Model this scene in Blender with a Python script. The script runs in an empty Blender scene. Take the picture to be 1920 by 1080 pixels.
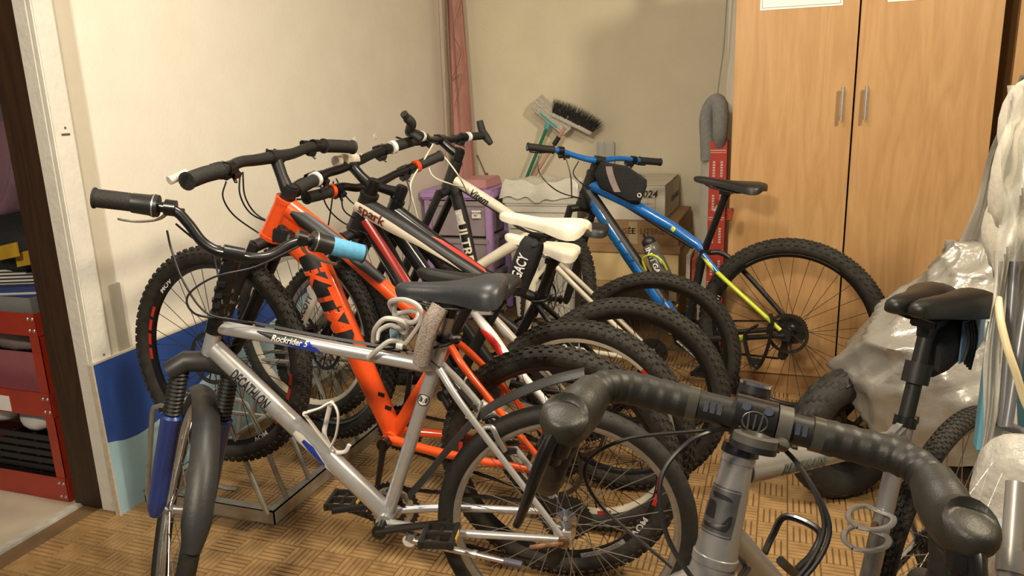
import bpy, bmesh, math, random
import numpy as np
from mathutils import Matrix, Vector
random.seed(7); rng=np.random.default_rng(7)
S=bpy.context.scene; COL=S.collection
A_=lambda *a: np.array(a,float)
def nrm(v): v=np.asarray(v,float); return v/(np.linalg.norm(v)+1e-12)
# ---------------------------------------------------------------- camera
F=1445.; H=1.37
_d=nrm([201,F/math.tan(math.radians(14.0)),F]); _u=-_d
_y=nrm([518,-(_u[0]*518+_u[2]*F)/_u[1],F]); _x=np.cross(_d,_y); _x=_x if _x[0]>0 else -_x
M=np.stack([nrm(_x),_y,_u]); C=A_(0,0,H)
cd=bpy.data.cameras.new('camera'); cam=bpy.data.objects.new('camera',cd); COL.objects.link(cam)
cd.sensor_width=36; cd.lens=36*F/1920; cd.clip_start=.02
mw=Matrix.Identity(4)
for i in range(3): mw[i][0]=M[i,0]; mw[i][1]=-M[i,1]; mw[i][2]=-M[i,2]; mw[i][3]=C[i]
cam.matrix_world=mw; S.camera=cam
S.view_settings.view_transform='Standard'; S.view_settings.look='None'
S.view_settings.exposure=-0.12; S.view_settings.gamma=1; S.view_settings.use_curve_mapping=False
# ---------------------------------------------------------------- light
W=bpy.data.worlds.new('world'); S.world=W; W.use_nodes=True
W.node_tree.nodes['Background'].inputs[0].default_value=(.86,.9,1,1)
W.node_tree.nodes['Background'].inputs[1].default_value=.13
def area(name,loc,tgt,size,power,col):
    l=bpy.data.lights.new(name,'AREA'); l.shape='DISK'; l.size=size; l.energy=power; l.color=col
    o=bpy.data.objects.new(name,l); COL.objects.link(o); o.location=loc
    o.rotation_euler=(Vector(tgt)-Vector(loc)).to_track_quat('-Z','Y').to_euler(); return o
area('ceiling_lamp_near',(-.75,-.5,2.45),(-1.0,3,.6),.30,66,(1,.86,.64))
area('ceiling_lamp_side',(1.1,1.72,2.45),(-1.6,2.6,.8),.26,60,(1,.84,.60))
area('ceiling_lamp_middle',(-.75,1.75,2.6),(-.75,1.75,0),.35,30,(1,.92,.80))
# ---------------------------------------------------------------- pixel rays (1920x1080 frame)
def ray(px,py): return M@A_((px-960)/F,(py-540)/F,1)
def at(px,py,z): return C+ray(px,py)*z
def onplane(px,py,n,p0):
    r=ray(px,py); return C+r*(np.dot(n,np.asarray(p0,float)-C)/np.dot(n,r))
def onz(px,py,z): return onplane(px,py,A_(0,0,1),[0,0,z])
def onx(px,py,x): return onplane(px,py,A_(1,0,0),[x,0,0])
def ony(px,py,y): return onplane(px,py,A_(0,1,0),[0,y,0])
def dep(P): return float((M.T@(np.asarray(P)-C))[2])
# ---------------------------------------------------------------- materials
MATS={}
def mat(name,col,rough=.5,metal=0,noise=.08,scale=30,bump=0,bscale=None,coat=0,trans=0,alpha=1,spec=.5,col2=None,stretch=None,emit=0):
    if name in MATS: return MATS[name]
    m=bpy.data.materials.new(name); m.use_nodes=True; nt=m.node_tree; b=nt.nodes['Principled BSDF']
    b.inputs['Roughness'].default_value=rough; b.inputs['Metallic'].default_value=metal
    b.inputs['Coat Weight'].default_value=coat; b.inputs['Transmission Weight'].default_value=trans
    b.inputs['Alpha'].default_value=alpha; b.inputs['Specular IOR Level'].default_value=spec
    tc=nt.nodes.new('ShaderNodeTexCoord'); mp=nt.nodes.new('ShaderNodeMapping'); nt.links.new(tc.outputs['Object'],mp.inputs[0])
    if stretch: mp.inputs['Scale'].default_value=stretch
    n=nt.nodes.new('ShaderNodeTexNoise'); n.inputs['Scale'].default_value=scale; n.inputs['Detail'].default_value=5
    nt.links.new(mp.outputs[0],n.inputs['Vector'])
    r=nt.nodes.new('ShaderNodeValToRGB'); r.color_ramp.elements[0].position=.3; r.color_ramp.elements[1].position=.7
    c=A_(*col); c2=A_(*col2) if col2 else c*(1+noise); c1=c if col2 else c*(1-noise)
    r.color_ramp.elements[0].color=(*c1,1); r.color_ramp.elements[1].color=(*np.minimum(c2,1),1)
    nt.links.new(n.outputs['Fac'],r.inputs[0]); nt.links.new(r.outputs[0],b.inputs['Base Color'])
    if emit: nt.links.new(r.outputs[0],b.inputs['Emission Color']); b.inputs['Emission Strength'].default_value=emit
    if bump:
        n2=nt.nodes.new('ShaderNodeTexNoise'); n2.inputs['Scale'].default_value=bscale or scale*3; n2.inputs['Detail'].default_value=4
        nt.links.new(mp.outputs[0],n2.inputs['Vector'])
        bp=nt.nodes.new('ShaderNodeBump'); bp.inputs['Strength'].default_value=bump; bp.inputs['Distance'].default_value=.01
        nt.links.new(n2.outputs['Fac'],bp.inputs['Height']); nt.links.new(bp.outputs[0],b.inputs['Normal'])
    MATS[name]=m; return m
def woodmat(name,c1,c2,sx,rough=.45):
    if name in MATS: return MATS[name]
    m=mat(name,c1,rough,0,.05,3,0,spec=.35); nt=m.node_tree; b=nt.nodes['Principled BSDF']
    tc=[n for n in nt.nodes if n.type=='TEX_COORD'][0]
    mp=nt.nodes.new('ShaderNodeMapping'); mp.inputs['Scale'].default_value=sx; nt.links.new(tc.outputs['Object'],mp.inputs[0])
    n=nt.nodes.new('ShaderNodeTexNoise'); n.inputs['Scale'].default_value=1.6; n.inputs['Detail'].default_value=3; n.inputs['Distortion'].default_value=.6
    nt.links.new(mp.outputs[0],n.inputs['Vector'])
    ma=nt.nodes.new('ShaderNodeMath'); ma.operation='MULTIPLY'; ma.inputs[1].default_value=9; nt.links.new(n.outputs['Fac'],ma.inputs[0])
    fr=nt.nodes.new('ShaderNodeMath'); fr.operation='PINGPONG'; fr.inputs[1].default_value=1; nt.links.new(ma.outputs[0],fr.inputs[0])
    n3=nt.nodes.new('ShaderNodeTexNoise'); n3.inputs['Scale'].default_value=14; n3.inputs['Detail'].default_value=6; nt.links.new(mp.outputs[0],n3.inputs['Vector'])
    mx=nt.nodes.new('ShaderNodeMath'); mx.operation='MULTIPLY_ADD'; mx.inputs[1].default_value=.45; nt.links.new(fr.outputs[0],mx.inputs[0])
    m4=nt.nodes.new('ShaderNodeMath'); m4.operation='MULTIPLY'; m4.inputs[1].default_value=.6; nt.links.new(n3.outputs['Fac'],m4.inputs[0]); nt.links.new(m4.outputs[0],mx.inputs[2])
    r=nt.nodes.new('ShaderNodeValToRGB'); r.color_ramp.elements[0].color=(*c1,1); r.color_ramp.elements[1].color=(*c2,1)
    r.color_ramp.elements[0].position=.15; r.color_ramp.elements[1].position=.85
    nt.links.new(mx.outputs[0],r.inputs[0]); nt.links.new(r.outputs[0],b.inputs['Base Color'])
    return m
K=dict(
 silver=mat('silver_paint',(.50,.51,.53),.32,.5,.05,60,coat=.4),
 silver2=mat('pewter_paint',(.33,.32,.31),.32,.5,.05,60,coat=.4),
 black=mat('black_metal',(.009,.009,.010),.30,.2,.1,40,coat=.2),
 satin=mat('satin_black',(.011,.011,.0115),.45,0,.12,40),
 rubber=mat('tyre_rubber',(.016,.0155,.014),.7,0,.28,45,bump=.12),
 rubber_d=mat('dusty_tyre_rubber',(.020,.0175,.0135),.82,0,.5,35,bump=.15),
 grip=mat('grip_rubber',(.015,.015,.014),.62,0,.15,120,bump=.3,bscale=300),
 plastic=mat('dark_plastic',(.015,.015,.016),.4,0,.1,60),
 fender=mat('charcoal_fender_plastic',(.024,.025,.026),.45,0,.1,40,bump=.05),
 greyfork=mat('grey_crown_paint',(.024,.025,.028),.45,0,.08,40),
 chrome=mat('chrome',(.72,.72,.74),.16,1,.04,60),
 alu=mat('brushed_aluminium',(.56,.56,.57),.34,.9,.08,80),
 rimgrey=mat('worn_rim_aluminium',(.42,.41,.39),.42,.8,.12,80),
 spoke=mat('steel_spoke',(.40,.40,.41),.3,.9,.08,90),
 spoke_b=mat('black_spoke',(.03,.03,.03),.35,.5,.08,90),
 orange=mat('orange_paint',(.80,.085,.012),.24,0,.05,40,coat=.7),
 red=mat('red_paint',(.56,.025,.018),.26,0,.06,40,coat=.6),
 white=mat('white_paint',(.78,.77,.74),.3,0,.03,40,coat=.4),
 cream=mat('cream_paint',(.60,.555,.45),.32,0,.05,40,coat=.4),
 blue=mat('blue_paint',(.008,.13,.46),.26,0,.1,40,coat=.7),
 fork_blue=mat('fork_blue_paint',(.012,.042,.23),.34,0,.08,40,coat=.3),
 lime=mat('lime_paint',(.50,.60,.03),.3,0,.05,40,coat=.5),
 saddle=mat('grey_black_saddle_vinyl',(.030,.033,.039),.38,0,.12,70,bump=.08,bscale=400),
 saddle_k=mat('black_saddle_vinyl',(.013,.013,.013),.42,0,.12,70,bump=.08,bscale=400),
 saddle_w=mat('white_saddle_vinyl',(.68,.64,.52),.4,0,.06,30,bump=.05,bscale=300),
 grip_blue=mat('sky_blue_foam_grip',(.10,.36,.60),.75,0,.12,90,bump=.2,bscale=300),
 ink=mat('black_lettering',(.012,.012,.014),.4,0,.02,40),
 lettw=mat('white_lettering',(.82,.82,.80),.4,0,.02,40),
 lettb=mat('blue_decal',(.01,.05,.45),.3,0,.04,40,coat=.5),
 lettg=mat('green_grey_lettering',(.10,.14,.13),.4,0,.04,40),
 chain=mat('oily_chain_steel',(.06,.055,.05),.45,.8,.3,150),
 rust=mat('rusty_steel',(.20,.11,.06),.6,.6,.4,60),
 galv=mat('galvanised_steel',(.42,.42,.38),.42,.75,.15,25),
 yellow=mat('yellow_reflector',(.80,.50,.02),.3,0,.04,60),
)
# ---------------------------------------------------------------- mesh builder
def catmull(pts,n=8,closed=False):
    pts=[np.asarray(p,float) for p in pts]
    if len(pts)<3 and not closed: return pts
    out=[]; N=len(pts)
    rngi=range(N) if closed else range(N-1)
    for i in rngi:
        p0=pts[(i-1)%N] if closed or i>0 else 2*pts[0]-pts[1]
        p1=pts[i]; p2=pts[(i+1)%N]; p3=pts[(i+2)%N] if closed or i+2<N else 2*pts[-1]-pts[-2]
        for k in range(n):
            t=k/n; out.append(.5*((2*p1)+(-p0+p2)*t+(2*p0-5*p1+4*p2-p3)*t*t+(-p0+3*p1-3*p2+p3)*t**3))
    if not closed: out.append(pts[-1])
    return out
class MB:
    def __init__(s): s.v=[]; s.f=[]; s.m=[]; s.c=0
    def add(s,vs,fs):
        b=len(s.v); s.v+= [tuple(map(float,p)) for p in vs]; s.f+=[tuple(b+i for i in f) for f in fs]; s.m+=[s.c]*len(fs); return s
    def box(s,c,size,R=None):
        c=np.asarray(c,float); R=np.eye(3) if R is None else R
        vs=[c+R@(A_(x,y,z)*np.asarray(size)/2) for z in(-1,1) for y in(-1,1) for x in(-1,1)]
        return s.add(vs,[(0,2,3,1),(4,5,7,6),(0,1,5,4),(2,6,7,3),(0,4,6,2),(1,3,7,5)])
    def bb(s,a,b): a=np.asarray(a,float); b=np.asarray(b,float); return s.box((a+b)/2,np.abs(b-a))
    def tube(s,pts,r,seg=10,closed=False,caps=True,flat=1.0,up=None):
        pts=[np.asarray(p,float) for p in pts]; n=len(pts); rs=[r]*n if np.isscalar(r) else list(r)
        T=[nrm(pts[(i+1)%n]-pts[i-1]) if closed or 0<i<n-1 else (nrm(pts[1]-pts[0]) if i==0 else nrm(pts[-1]-pts[-2])) for i in range(n)]
        u=np.asarray(up,float) if up is not None else (A_(0,0,1) if abs(T[0][2])<.9 else A_(1,0,0))
        vs=[]
        for i in range(n):
            if i and up is None: u=U
            U=nrm(u-T[i]*np.dot(u,T[i])); V=np.cross(T[i],U)
            for k in range(seg):
                a=2*math.pi*k/seg; vs.append(pts[i]+rs[i]*(math.cos(a)*V+math.sin(a)*U*flat))
        fs=[]
        for i in range(n if closed else n-1):
            j=(i+1)%n
            for k in range(seg): l=(k+1)%seg; fs.append((i*seg+k,i*seg+l,j*seg+l,j*seg+k))
        if caps and not closed: fs.append(tuple(range(seg-1,-1,-1))); fs.append(tuple((n-1)*seg+k for k in range(seg)))
        return s.add(vs,fs)
    def cyl(s,a,b,r,r2=None,seg=14): return s.tube([a,b],[r,r if r2 is None else r2],seg)
    def lathe(s,prof,o,ax,seg=24,cl=False):
        o=np.asarray(o,float); ax=nrm(ax); u=nrm(np.cross(ax,A_(0,0,1) if abs(ax[2])<.9 else A_(1,0,0))); w=np.cross(ax,u); vs=[];n=len(prof)
        for r,h in prof:
            for k in range(seg): a=2*math.pi*k/seg; vs.append(o+ax*h+r*(math.cos(a)*u+math.sin(a)*w))
        fs=[]
        for i in range(n if cl else n-1):
            j=(i+1)%n
            for k in range(seg): l=(k+1)%seg; fs.append((i*seg+k,i*seg+l,j*seg+l,j*seg+k))
        if not cl:
            if prof[0][0]>1e-5: fs.append(tuple(range(seg-1,-1,-1)))
            if prof[-1][0]>1e-5: fs.append(tuple((n-1)*seg+k for k in range(seg)))
        return s.add(vs,fs)
    def loft(s,secs,closed=True,caps=True):
        n=len(secs); k=len(secs[0]); vs=[p for q in secs for p in q]; fs=[]
        for i in range(n-1):
            for a in range(k if closed else k-1): b=(a+1)%k; fs.append((i*k+a,i*k+b,(i+1)*k+b,(i+1)*k+a))
        if caps and closed: fs.append(tuple(range(k-1,-1,-1))); fs.append(tuple((n-1)*k+a for a in range(k)))
        return s.add(vs,fs)
    def prism(s,poly,d):
        poly=[np.asarray(p,float) for p in poly]; d=np.asarray(d,float); k=len(poly)
        vs=poly+[p+d for p in poly]; fs=[tuple(range(k-1,-1,-1)),tuple(range(k,2*k))]
        fs+=[(i,(i+1)%k,k+(i+1)%k,k+i) for i in range(k)]; return s.add(vs,fs)
    def sph(s,c,r,seg=12,R=None):
        c=np.asarray(c,float); r=np.asarray(r if not np.isscalar(r) else (r,r,r),float); R=np.eye(3) if R is None else R; vs=[];nr=seg//2+1
        for i in range(nr):
            t=math.pi*(i+.02)/(nr-1+.04)
            for k in range(seg): a=2*math.pi*k/seg; vs.append(c+R@(r*A_(math.sin(t)*math.cos(a),math.sin(t)*math.sin(a),math.cos(t))))
        fs=[(i*seg+k,(i+1)*seg+k,(i+1)*seg+(k+1)%seg,i*seg+(k+1)%seg) for i in range(nr-1) for k in range(seg)]
        fs.append(tuple(range(seg))); fs.append(tuple((nr-1)*seg+k for k in range(seg-1,-1,-1)))
        return s.add(vs,fs)
    def mesh(s,name,mats,ang=40,bevel=0):
        me=bpy.data.meshes.new(name); me.from_pydata(s.v,[],s.f)
        for m in (mats if isinstance(mats,(list,tuple)) else [mats]): me.materials.append(m)
        if len(set(s.m))>1: me.polygons.foreach_set('material_index',s.m)
        bm=bmesh.new(); bm.from_mesh(me)
        if bevel: bmesh.ops.bevel(bm,geom=bm.edges[:],offset=bevel,segments=2,affect='EDGES',clamp_overlap=True)
        bmesh.ops.recalc_face_normals(bm,faces=bm.faces[:]); bm.to_mesh(me); bm.free()
        me.shade_smooth(); me.set_sharp_from_angle(angle=math.radians(ang)); me.update(); return me
def M4(R=None,t=(0,0,0)):
    m=Matrix.Identity(4)
    for i in range(3):
        if R is not None:
            for j in range(3): m[i][j]=float(R[i][j])
        m[i][3]=float(t[i])
    return m
def put(name,me,parent=None,mt=None,label=None,kind=None):
    o=bpy.data.objects.new(name,me); COL.objects.link(o)
    while parent is not None and parent.parent is not None and parent.parent.parent is not None: parent=parent.parent
    if parent is not None: o.parent=parent
    if mt is not None: o.matrix_local=mt
    if label: o['label']=label
    if kind: o['kind']=kind
    return o
def obj(name,mb,m,parent=None,label=None,kind=None,ang=40,bevel=0,mt=None):
    return put(name,mb.mesh(name,m,ang,bevel),parent,mt,label,kind)
def tag(o,label,cat,group=None):
    o['label']=label; o['category']=cat
    if group: o['group']=group
    return o
def thing(name,label,cat,loc=(0,0,0),group=None,mt=None):
    o=bpy.data.objects.new(name,None); COL.objects.link(o); o.empty_display_size=.05
    o.matrix_world=mt if mt is not None else M4(None,loc); return tag(o,label,cat,group)
def centred(mb,loc):
    l=np.asarray(loc,float); mb.v=[tuple(np.asarray(p)-l) for p in mb.v]; return mb
def top(name,mb,m,label,cat,group=None,ang=40,bevel=0,kind=None):
    """one-mesh thing: origin moved to the middle of its base"""
    v=np.array(mb.v); o=A_((v[:,0].min()+v[:,0].max())/2,(v[:,1].min()+v[:,1].max())/2,v[:,2].min())
    ob=obj(name,centred(mb,o),m,None,None,kind,ang,bevel,M4(None,o)); return tag(ob,label,cat,group)
# text as flat triangles
TX={}
def text2d(body,size):
    if body not in TX:
        cu=bpy.data.curves.new('t','FONT'); cu.body=body; cu.size=1; cu.resolution_u=3; cu.offset=.022
        ob=bpy.data.objects.new('t',cu); COL.objects.link(ob); bpy.context.view_layer.update()
        dg=bpy.context.evaluated_depsgraph_get(); me=bpy.data.meshes.new_from_object(ob.evaluated_get(dg))
        bm=bmesh.new(); bm.from_mesh(me); bmesh.ops.triangulate(bm,faces=bm.faces[:])
        bmesh.ops.subdivide_edges(bm,edges=[e for e in bm.edges if e.calc_length()>.3],cuts=2,use_grid_fill=True)
        bmesh.ops.triangulate(bm,faces=bm.faces[:]); bm.verts.ensure_lookup_table()
        v=np.array([q.co[:2] for q in bm.verts]); f=[tuple(q.index for q in g.verts) for g in bm.faces]; bm.free()
        bpy.data.objects.remove(ob); bpy.data.curves.remove(cu); bpy.data.meshes.remove(me)
        v-= (v.min(0)+v.max(0))/2; TX[body]=(v,f)
    v,f=TX[body]; return v*size,f
def maptext(name,body,size,fn,m,parent=None,sx=1.0,slant=0,label=None):
    v,f=text2d(body,size); mb=MB(); mb.add([fn(p[0]*sx+slant*p[1],p[1]) for p in v],f)
    return obj(name,mb,m,parent,label,ang=30)
def tubemap(Aa,Bb,r,side,u0,v0=0,lift=.0008):
    Aa=np.asarray(Aa,float); Bb=np.asarray(Bb,float); d=nrm(Bb-Aa); s=nrm(np.asarray(side)-d*np.dot(side,d)); u=np.cross(s,d)
    return lambda x,y: Aa+d*(u0+x)+(r+lift)*(math.cos((v0+y)/r)*s+math.sin((v0+y)/r)*u)
def planemap(o,ex,ey,lift=(0,0,0)):
    o=np.asarray(o,float)+np.asarray(lift,float); return lambda x,y:o+np.asarray(ex)*x+np.asarray(ey)*y
def patch(name,fn,poly,m,parent,n=6,label=None):
    """quad-ish decal: poly = [(u,vlow,vhigh),...] strip"""
    mb=MB(); vs=[];k=n+1
    for u,a,b in poly:
        for i in range(k): vs.append(fn(u,a+(b-a)*i/n))
    fs=[(i*k+j,(i+1)*k+j,(i+1)*k+j+1,i*k+j+1) for i in range(len(poly)-1) for j in range(n)]
    mb.add(vs,fs); return obj(name,mb,m,parent,label)
# ================================================================ SETTING
XW=-2.157; YB=4.96
wallm=mat('warm_white_plaster',(.78,.74,.65),.75,0,.03,6,bump=.12,bscale=60,col2=(.82,.785,.70))
wallb=mat('olive_cream_plaster',(.72,.66,.51),.8,0,.03,5,bump=.1,bscale=60)
slatm=mat('tan_floor_slat',(.265,.155,.062),.42,0,.2,14,bump=.08,bscale=120,col2=(.40,.255,.115))
groove=mat('floor_groove',(.16,.095,.042),.7,0,.15,20)
b=MB(); b.bb((-2.335,-1.2,-.06),(2.6,YB,-.006)); floor=obj('floor',b,groove,kind='structure')
# basket-weave floor: blocks of five ribs
T=.092; n5=5
def tile_mesh(rot):
    b=MB()
    for i in range(n5):
        w=T/n5; x=-T/2+w*(i+.5); g=.0026
        a=[(x-w/2+g*.4,-T/2+g*.4,-.006),(x+w/2-g*.4,-T/2+g*.4,-.006),(x+w/2-g*.4,T/2-g*.4,-.006),(x-w/2+g*.4,T/2-g*.4,-.006),
           (x-w/2+g,-T/2+g,0),(x+w/2-g,-T/2+g,0),(x+w/2-g,T/2-g,0),(x-w/2+g,T/2-g,0)]
        if rot: a=[(p[1],p[0],p[2]) for p in a]
        b.add(a,[(4,5,6,7),(0,1,5,4),(1,2,6,5),(2,3,7,6),(3,0,4,7)])
    return b
tm=[tile_mesh(0),tile_mesh(1)]; tme=[t.mesh('floor_tile',slatm,20) for t in tm]
cells=[]
for i in range(-26,22):
    for j in range(4,44):
        x=i*T+.02; y=j*T+.03
        if x<-2.27 or y>YB: continue
        c=M.T@(A_(x,y,0)-C)
        if c[2]<.3: continue
        px,py=960+F*c[0]/c[2],540+F*c[1]/c[2]
        cells.append((not(-60<px<1980 and -60<py<1140),c[2],i,j,x,y))
cells.sort(); rest=MB()
for k,(out,z,i,j,x,y) in enumerate(cells):
    r=(i+j)%2
    if k<300: put('floor_tile',tme[r],floor,M4(None,(x,y,0)))
    else: rest.add([A_(*p)+A_(x,y,0) for p in tm[r].v],tm[r].f)
obj('floor_tiles',rest,slatm,floor,'ribbed tan floor blocks in basket weave',kind='stuff',ang=20)
b=MB(); b.bb((-5,-.5,-.05),(-2.335,4,-.001)); obj('floor_2',b,mat('beige_vinyl_floor',(.46,.40,.31),.5,0,.12,8,col2=(.54,.47,.37)),kind='structure')
b=MB(); b.bb((-2.35,-.5,-.01),(-2.318,1.84,.006)); obj('trim_1',b,mat('worn_threshold',(.50,.48,.43),.5,0,.15,30),kind='structure',bevel=.002)
b=MB(); b.bb((XW-.19,1.86,0),(XW,YB+.2,2.75)); obj('wall_left',b,wallm,kind='structure')
b=MB(); b.bb((XW-.19,-1.0,2.12),(XW,1.86,2.75)); obj('wall_lintel',b,wallm,kind='structure')
b=MB(); b.bb((XW,YB,0),(2.6,YB+.15,2.75)); obj('wall_back',b,wallb,kind='structure')
b=MB(); b.bb((2.6,-.4,0),(2.75,YB,2.75)); obj('wall_right',b,wallb,kind='structure')
b=MB(); b.bb((-5,-.4,2.75),(2.75,YB+.15,2.85)); obj('ceiling',b,mat('white_ceiling',(.72,.70,.65),.85,0,.02,5),kind='structure')
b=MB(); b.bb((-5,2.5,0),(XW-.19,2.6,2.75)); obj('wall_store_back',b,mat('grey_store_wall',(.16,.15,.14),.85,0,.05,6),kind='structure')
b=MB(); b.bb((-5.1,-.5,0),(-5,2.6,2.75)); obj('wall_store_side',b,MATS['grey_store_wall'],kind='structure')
# door frame: brown lining + painted casing
brown=woodmat('dark_brown_varnished_wood',(.030,.014,.006),(.055,.026,.012),(12,12,1.0),.5)
casing=mat('chipped_white_paint',(.72,.70,.64),.55,0,.05,18,bump=.2,bscale=50)
b=MB(); b.bb((-2.347,1.832,0),(-2.215,1.862,2.1)); b.bb((-2.36,1.842,0),(-2.345,1.862,2.1))
door=obj('door_1',b,brown,kind='structure',bevel=.003)
b=MB(); b.bb((-2.214,1.826,0),(-2.158,1.862,2.12)); obj('casing',b,casing,door,'chipped white casing edge',bevel=.003)
b=MB(); b.bb((-2.158,1.828,0),(-2.138,1.905,2.12)); obj('casing',b,casing,door,'flat cream casing board on the wall',bevel=.004)
b=MB(); b.bb((-2.158,1.907,0),(-2.148,1.975,2.12)); obj('casing',b,mat('taupe_paint',(.56,.51,.41),.6,0,.04,20),door,'taupe painted strip beside the casing')
b=MB(); 
for z in (.55,1.3,1.75): b.box((-2.137,1.87,z),(.003,.03,.006)); b.sph((-2.137,1.872,z+.02),.004,6)
obj('latch_mark',b,mat('rust_mark',(.12,.08,.05),.7),door)
# wall anchors
for px,py,l in ((665,262,'chipped plaster patch around a screw hole, left of two on the pale wall'),(703,256,'white plastic wall plug, right of two on the pale wall')):
    p=onx(px,py,XW); b=MB(); b.lathe([(.016,0),(.014,.004),(.008,.006),(.006,.002),(.002,.0)],p,(1,0,0),9)
    b.v=[tuple(A_(*q)+A_(0,*rng.normal(0,.0022,2))) for q in b.v]
    tag(obj('wall_plug',centred(b,p),mat('white_plastic',(.8,.78,.74),.5,0,.08,90),mt=M4(None,p)),l,'wall plug','wall plugs')
# ================================================================ WARDROBE
beech=woodmat('beech_laminate',(.40,.225,.092),(.49,.295,.135),(7,7,.8),.42)
beech_d=woodmat('beech_laminate_edge',(.28,.15,.06),(.33,.19,.08),(7,7,1.2),.45)
YC=3.54; x0=ony(1380,10,YC)[0]; xg=ony(1614,10,YC)[0]; x1=ony(1886,10,YC)[0]
w=thing('wardrobe','tall beech two-door wardrobe behind the blue bicycle','wardrobe',((x0+x1)/2,YC+.25,0))
def child(name,mb,m,root,sub=None,**k):
    return obj(name,centred(mb,root.matrix_world.translation),m,sub or root,**k)
b=MB(); b.bb((x0,YC+.02,.09),(x0+.018,YC+.52,2.05)); b.bb((x1-.018,YC+.02,.09),(x1,YC+.52,2.05)); b.bb((x0+.018,YC+.5,.09),(x1-.018,YC+.52,2.05)); b.bb((x0+.018,YC+.02,2.03),(x1-.018,YC+.5,2.05)); b.bb((x0+.018,YC+.02,.09),(x1-.018,YC+.5,.11)); b.bb((x0+.018,YC+.03,.6),(x1-.018,YC+.5,.618))
child('body',b,beech,w)
b=MB(); b.bb((x0,YC+.01,0),(x1,YC+.52,.088)); b.bb((x0,YC-.004,0),(x1,YC+.012,.03)); child('plinth',b,beech_d,w)
for a,c,hx,t in ((x0+.001,xg-.0035,ony(1578,195,YC)[0],'left'),(xg+.0035,x1-.001,ony(1622,195,YC)[0],'right')):
    b=MB(); b.bb((a,YC,.092),(c,YC+.019,2.045)); d=child('door',b,beech,w,bevel=.0015)
    ht=ony(1578,163,YC-.03)[2]; hb=ony(1578,226,YC-.03)[2]
    b=MB(); b.tube([(hx,YC-.03,hb),(hx,YC-.03,ht)],.007,12)
    for z in (hb+.018,ht-.018): b.cyl((hx,YC-.03,z),(hx,YC,z),.005)
    child('handle',b,K['alu'],w,sub=d,label='brushed bar handle')
paper=mat('white_paper',(.82,.81,.80),.7,0,.02,20)
for (xa,ya,xb,l) in ((1425,20,1580,'white notice with a thin black border on the left wardrobe door'),(1664,4,1822,'white notice at the top of the right wardrobe door')):
    p=ony(xa,ya,YC); q=ony(xb,ya-8,YC); o=A_((p[0]+q[0])/2,YC-.001,p[2])
    n=thing('notice',l,'notice',o,'notices on the wardrobe')
    b=MB(); b.bb((p[0],YC-.0022,p[2]),(q[0],YC-.0006,p[2]+.21)); child('sheet',b,paper,n)
    b=MB(); i=.008
    for u,v in (((p[0]+i,p[2]+i),(q[0]-i,p[2]+i+.0015)),((p[0]+i,p[2]+i),(p[0]+i+.0015,p[2]+.2)),((q[0]-i-.0015,p[2]+i),(q[0]-i,p[2]+.2))): b.bb((u[0],YC-.0026,u[1]),(v[0],YC-.0022,v[1]))
    child('border',b,K['ink'],n)
# neighbour cabinet, mostly out of frame
xn=ony(1905,60,3.62)[0]
w2=thing('cupboard','second beech cupboard at the right edge past a dark gap','cupboard',(xn+.4,3.9,0))
b=MB(); b.bb((xn,3.62,.09),(xn+.018,4.1,2.05)); b.bb((xn+.78,3.62,.09),(xn+.8,4.1,2.05)); b.bb((xn+.018,4.08,.09),(xn+.78,4.1,2.05)); child('body',b,beech_d,w2)
for k in (0,1): b=MB(); b.bb((xn+.002+.399*k,3.6,.092),(xn+.397+.399*k,3.619,2.045)); child('door',b,beech,w2,bevel=.0015)
b=MB(); b.bb((xn,3.62,0),(xn+.8,4.1,.088)); child('plinth',b,beech_d,w2)
# ================================================================ BACK CORNER
# pink curtain cloth with cord and wires
pink=mat('dusty_pink_cloth',(.50,.26,.23),.85,0,.08,12,bump=.2,bscale=40)
def sheet(fn,nu,nv):
    vs=[fn(i/nu,j/nv) for j in range(nv+1) for i in range(nu+1)]
    fs=[(j*(nu+1)+i,j*(nu+1)+i+1,(j+1)*(nu+1)+i+1,(j+1)*(nu+1)+i) for j in range(nv) for i in range(nu)]; return vs,fs
def thick(mb,vs,fs,t,d):
    d=np.asarray(d,float)*t; n=len(vs); mb.add(list(vs)+[np.asarray(v)+d for v in vs],list(fs)+[tuple(n+i for i in reversed(f)) for f in fs])
    ec={}
    for f in fs:
        for a,c in zip(f,f[1:]+f[:1]): ec[(a,c)]=1
    base=len(mb.v)-2*n
    for (a,c) in ec:
        if (c,a) not in ec: mb.f.append((base+a,base+n+a,base+n+c,base+c)); mb.m.append(mb.c)
YP=4.80
def pk(u,v):
    zt=ony(850,-150,YP)[2]; zb=ony(860,372,YP)[2]; z=zt+(zb-zt)*v
    xa=ony(836+8*v,300*v,YP)[0]; xb=ony(860+30*v,300*v,YP)[0]
    return A_(xa+(xb-xa)*u,YP+.03*math.sin(u*7+v*2)+.02*math.sin(u*15+1),z)
vs,fs=sheet(pk,14,20); b=MB(); thick(b,vs,fs,.004,(0,1,0)); top('pink_cloth',b,pink,'dusty pink cloth hanging in the far wall corner','cloth')
b=MB(); pth=catmull([ony(835,-20,YP-.05),ony(838,90,YP-.05),ony(842,150,YP-.06),ony(845,240,YP-.05),ony(846,300,YP-.05)],6); b.tube(pth,.005,6)
top('wall_cable',b,mat('brown_cable',(.18,.11,.06),.6),'brown cable running down the corner beside the pink cloth','cable')
b=MB(); b.tube(catmull([ony(866,0,YP-.07),ony(850,60,YP-.08),ony(864,100,YP-.07),ony(848,150,YP-.07),ony(866,140,YP-.06),ony(852,200,YP-.07)],6),.0022,5)
top('thin_wire',b,MATS['brown_cable'],'thin tangled wire dangling over the pink cloth','wire')
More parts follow.
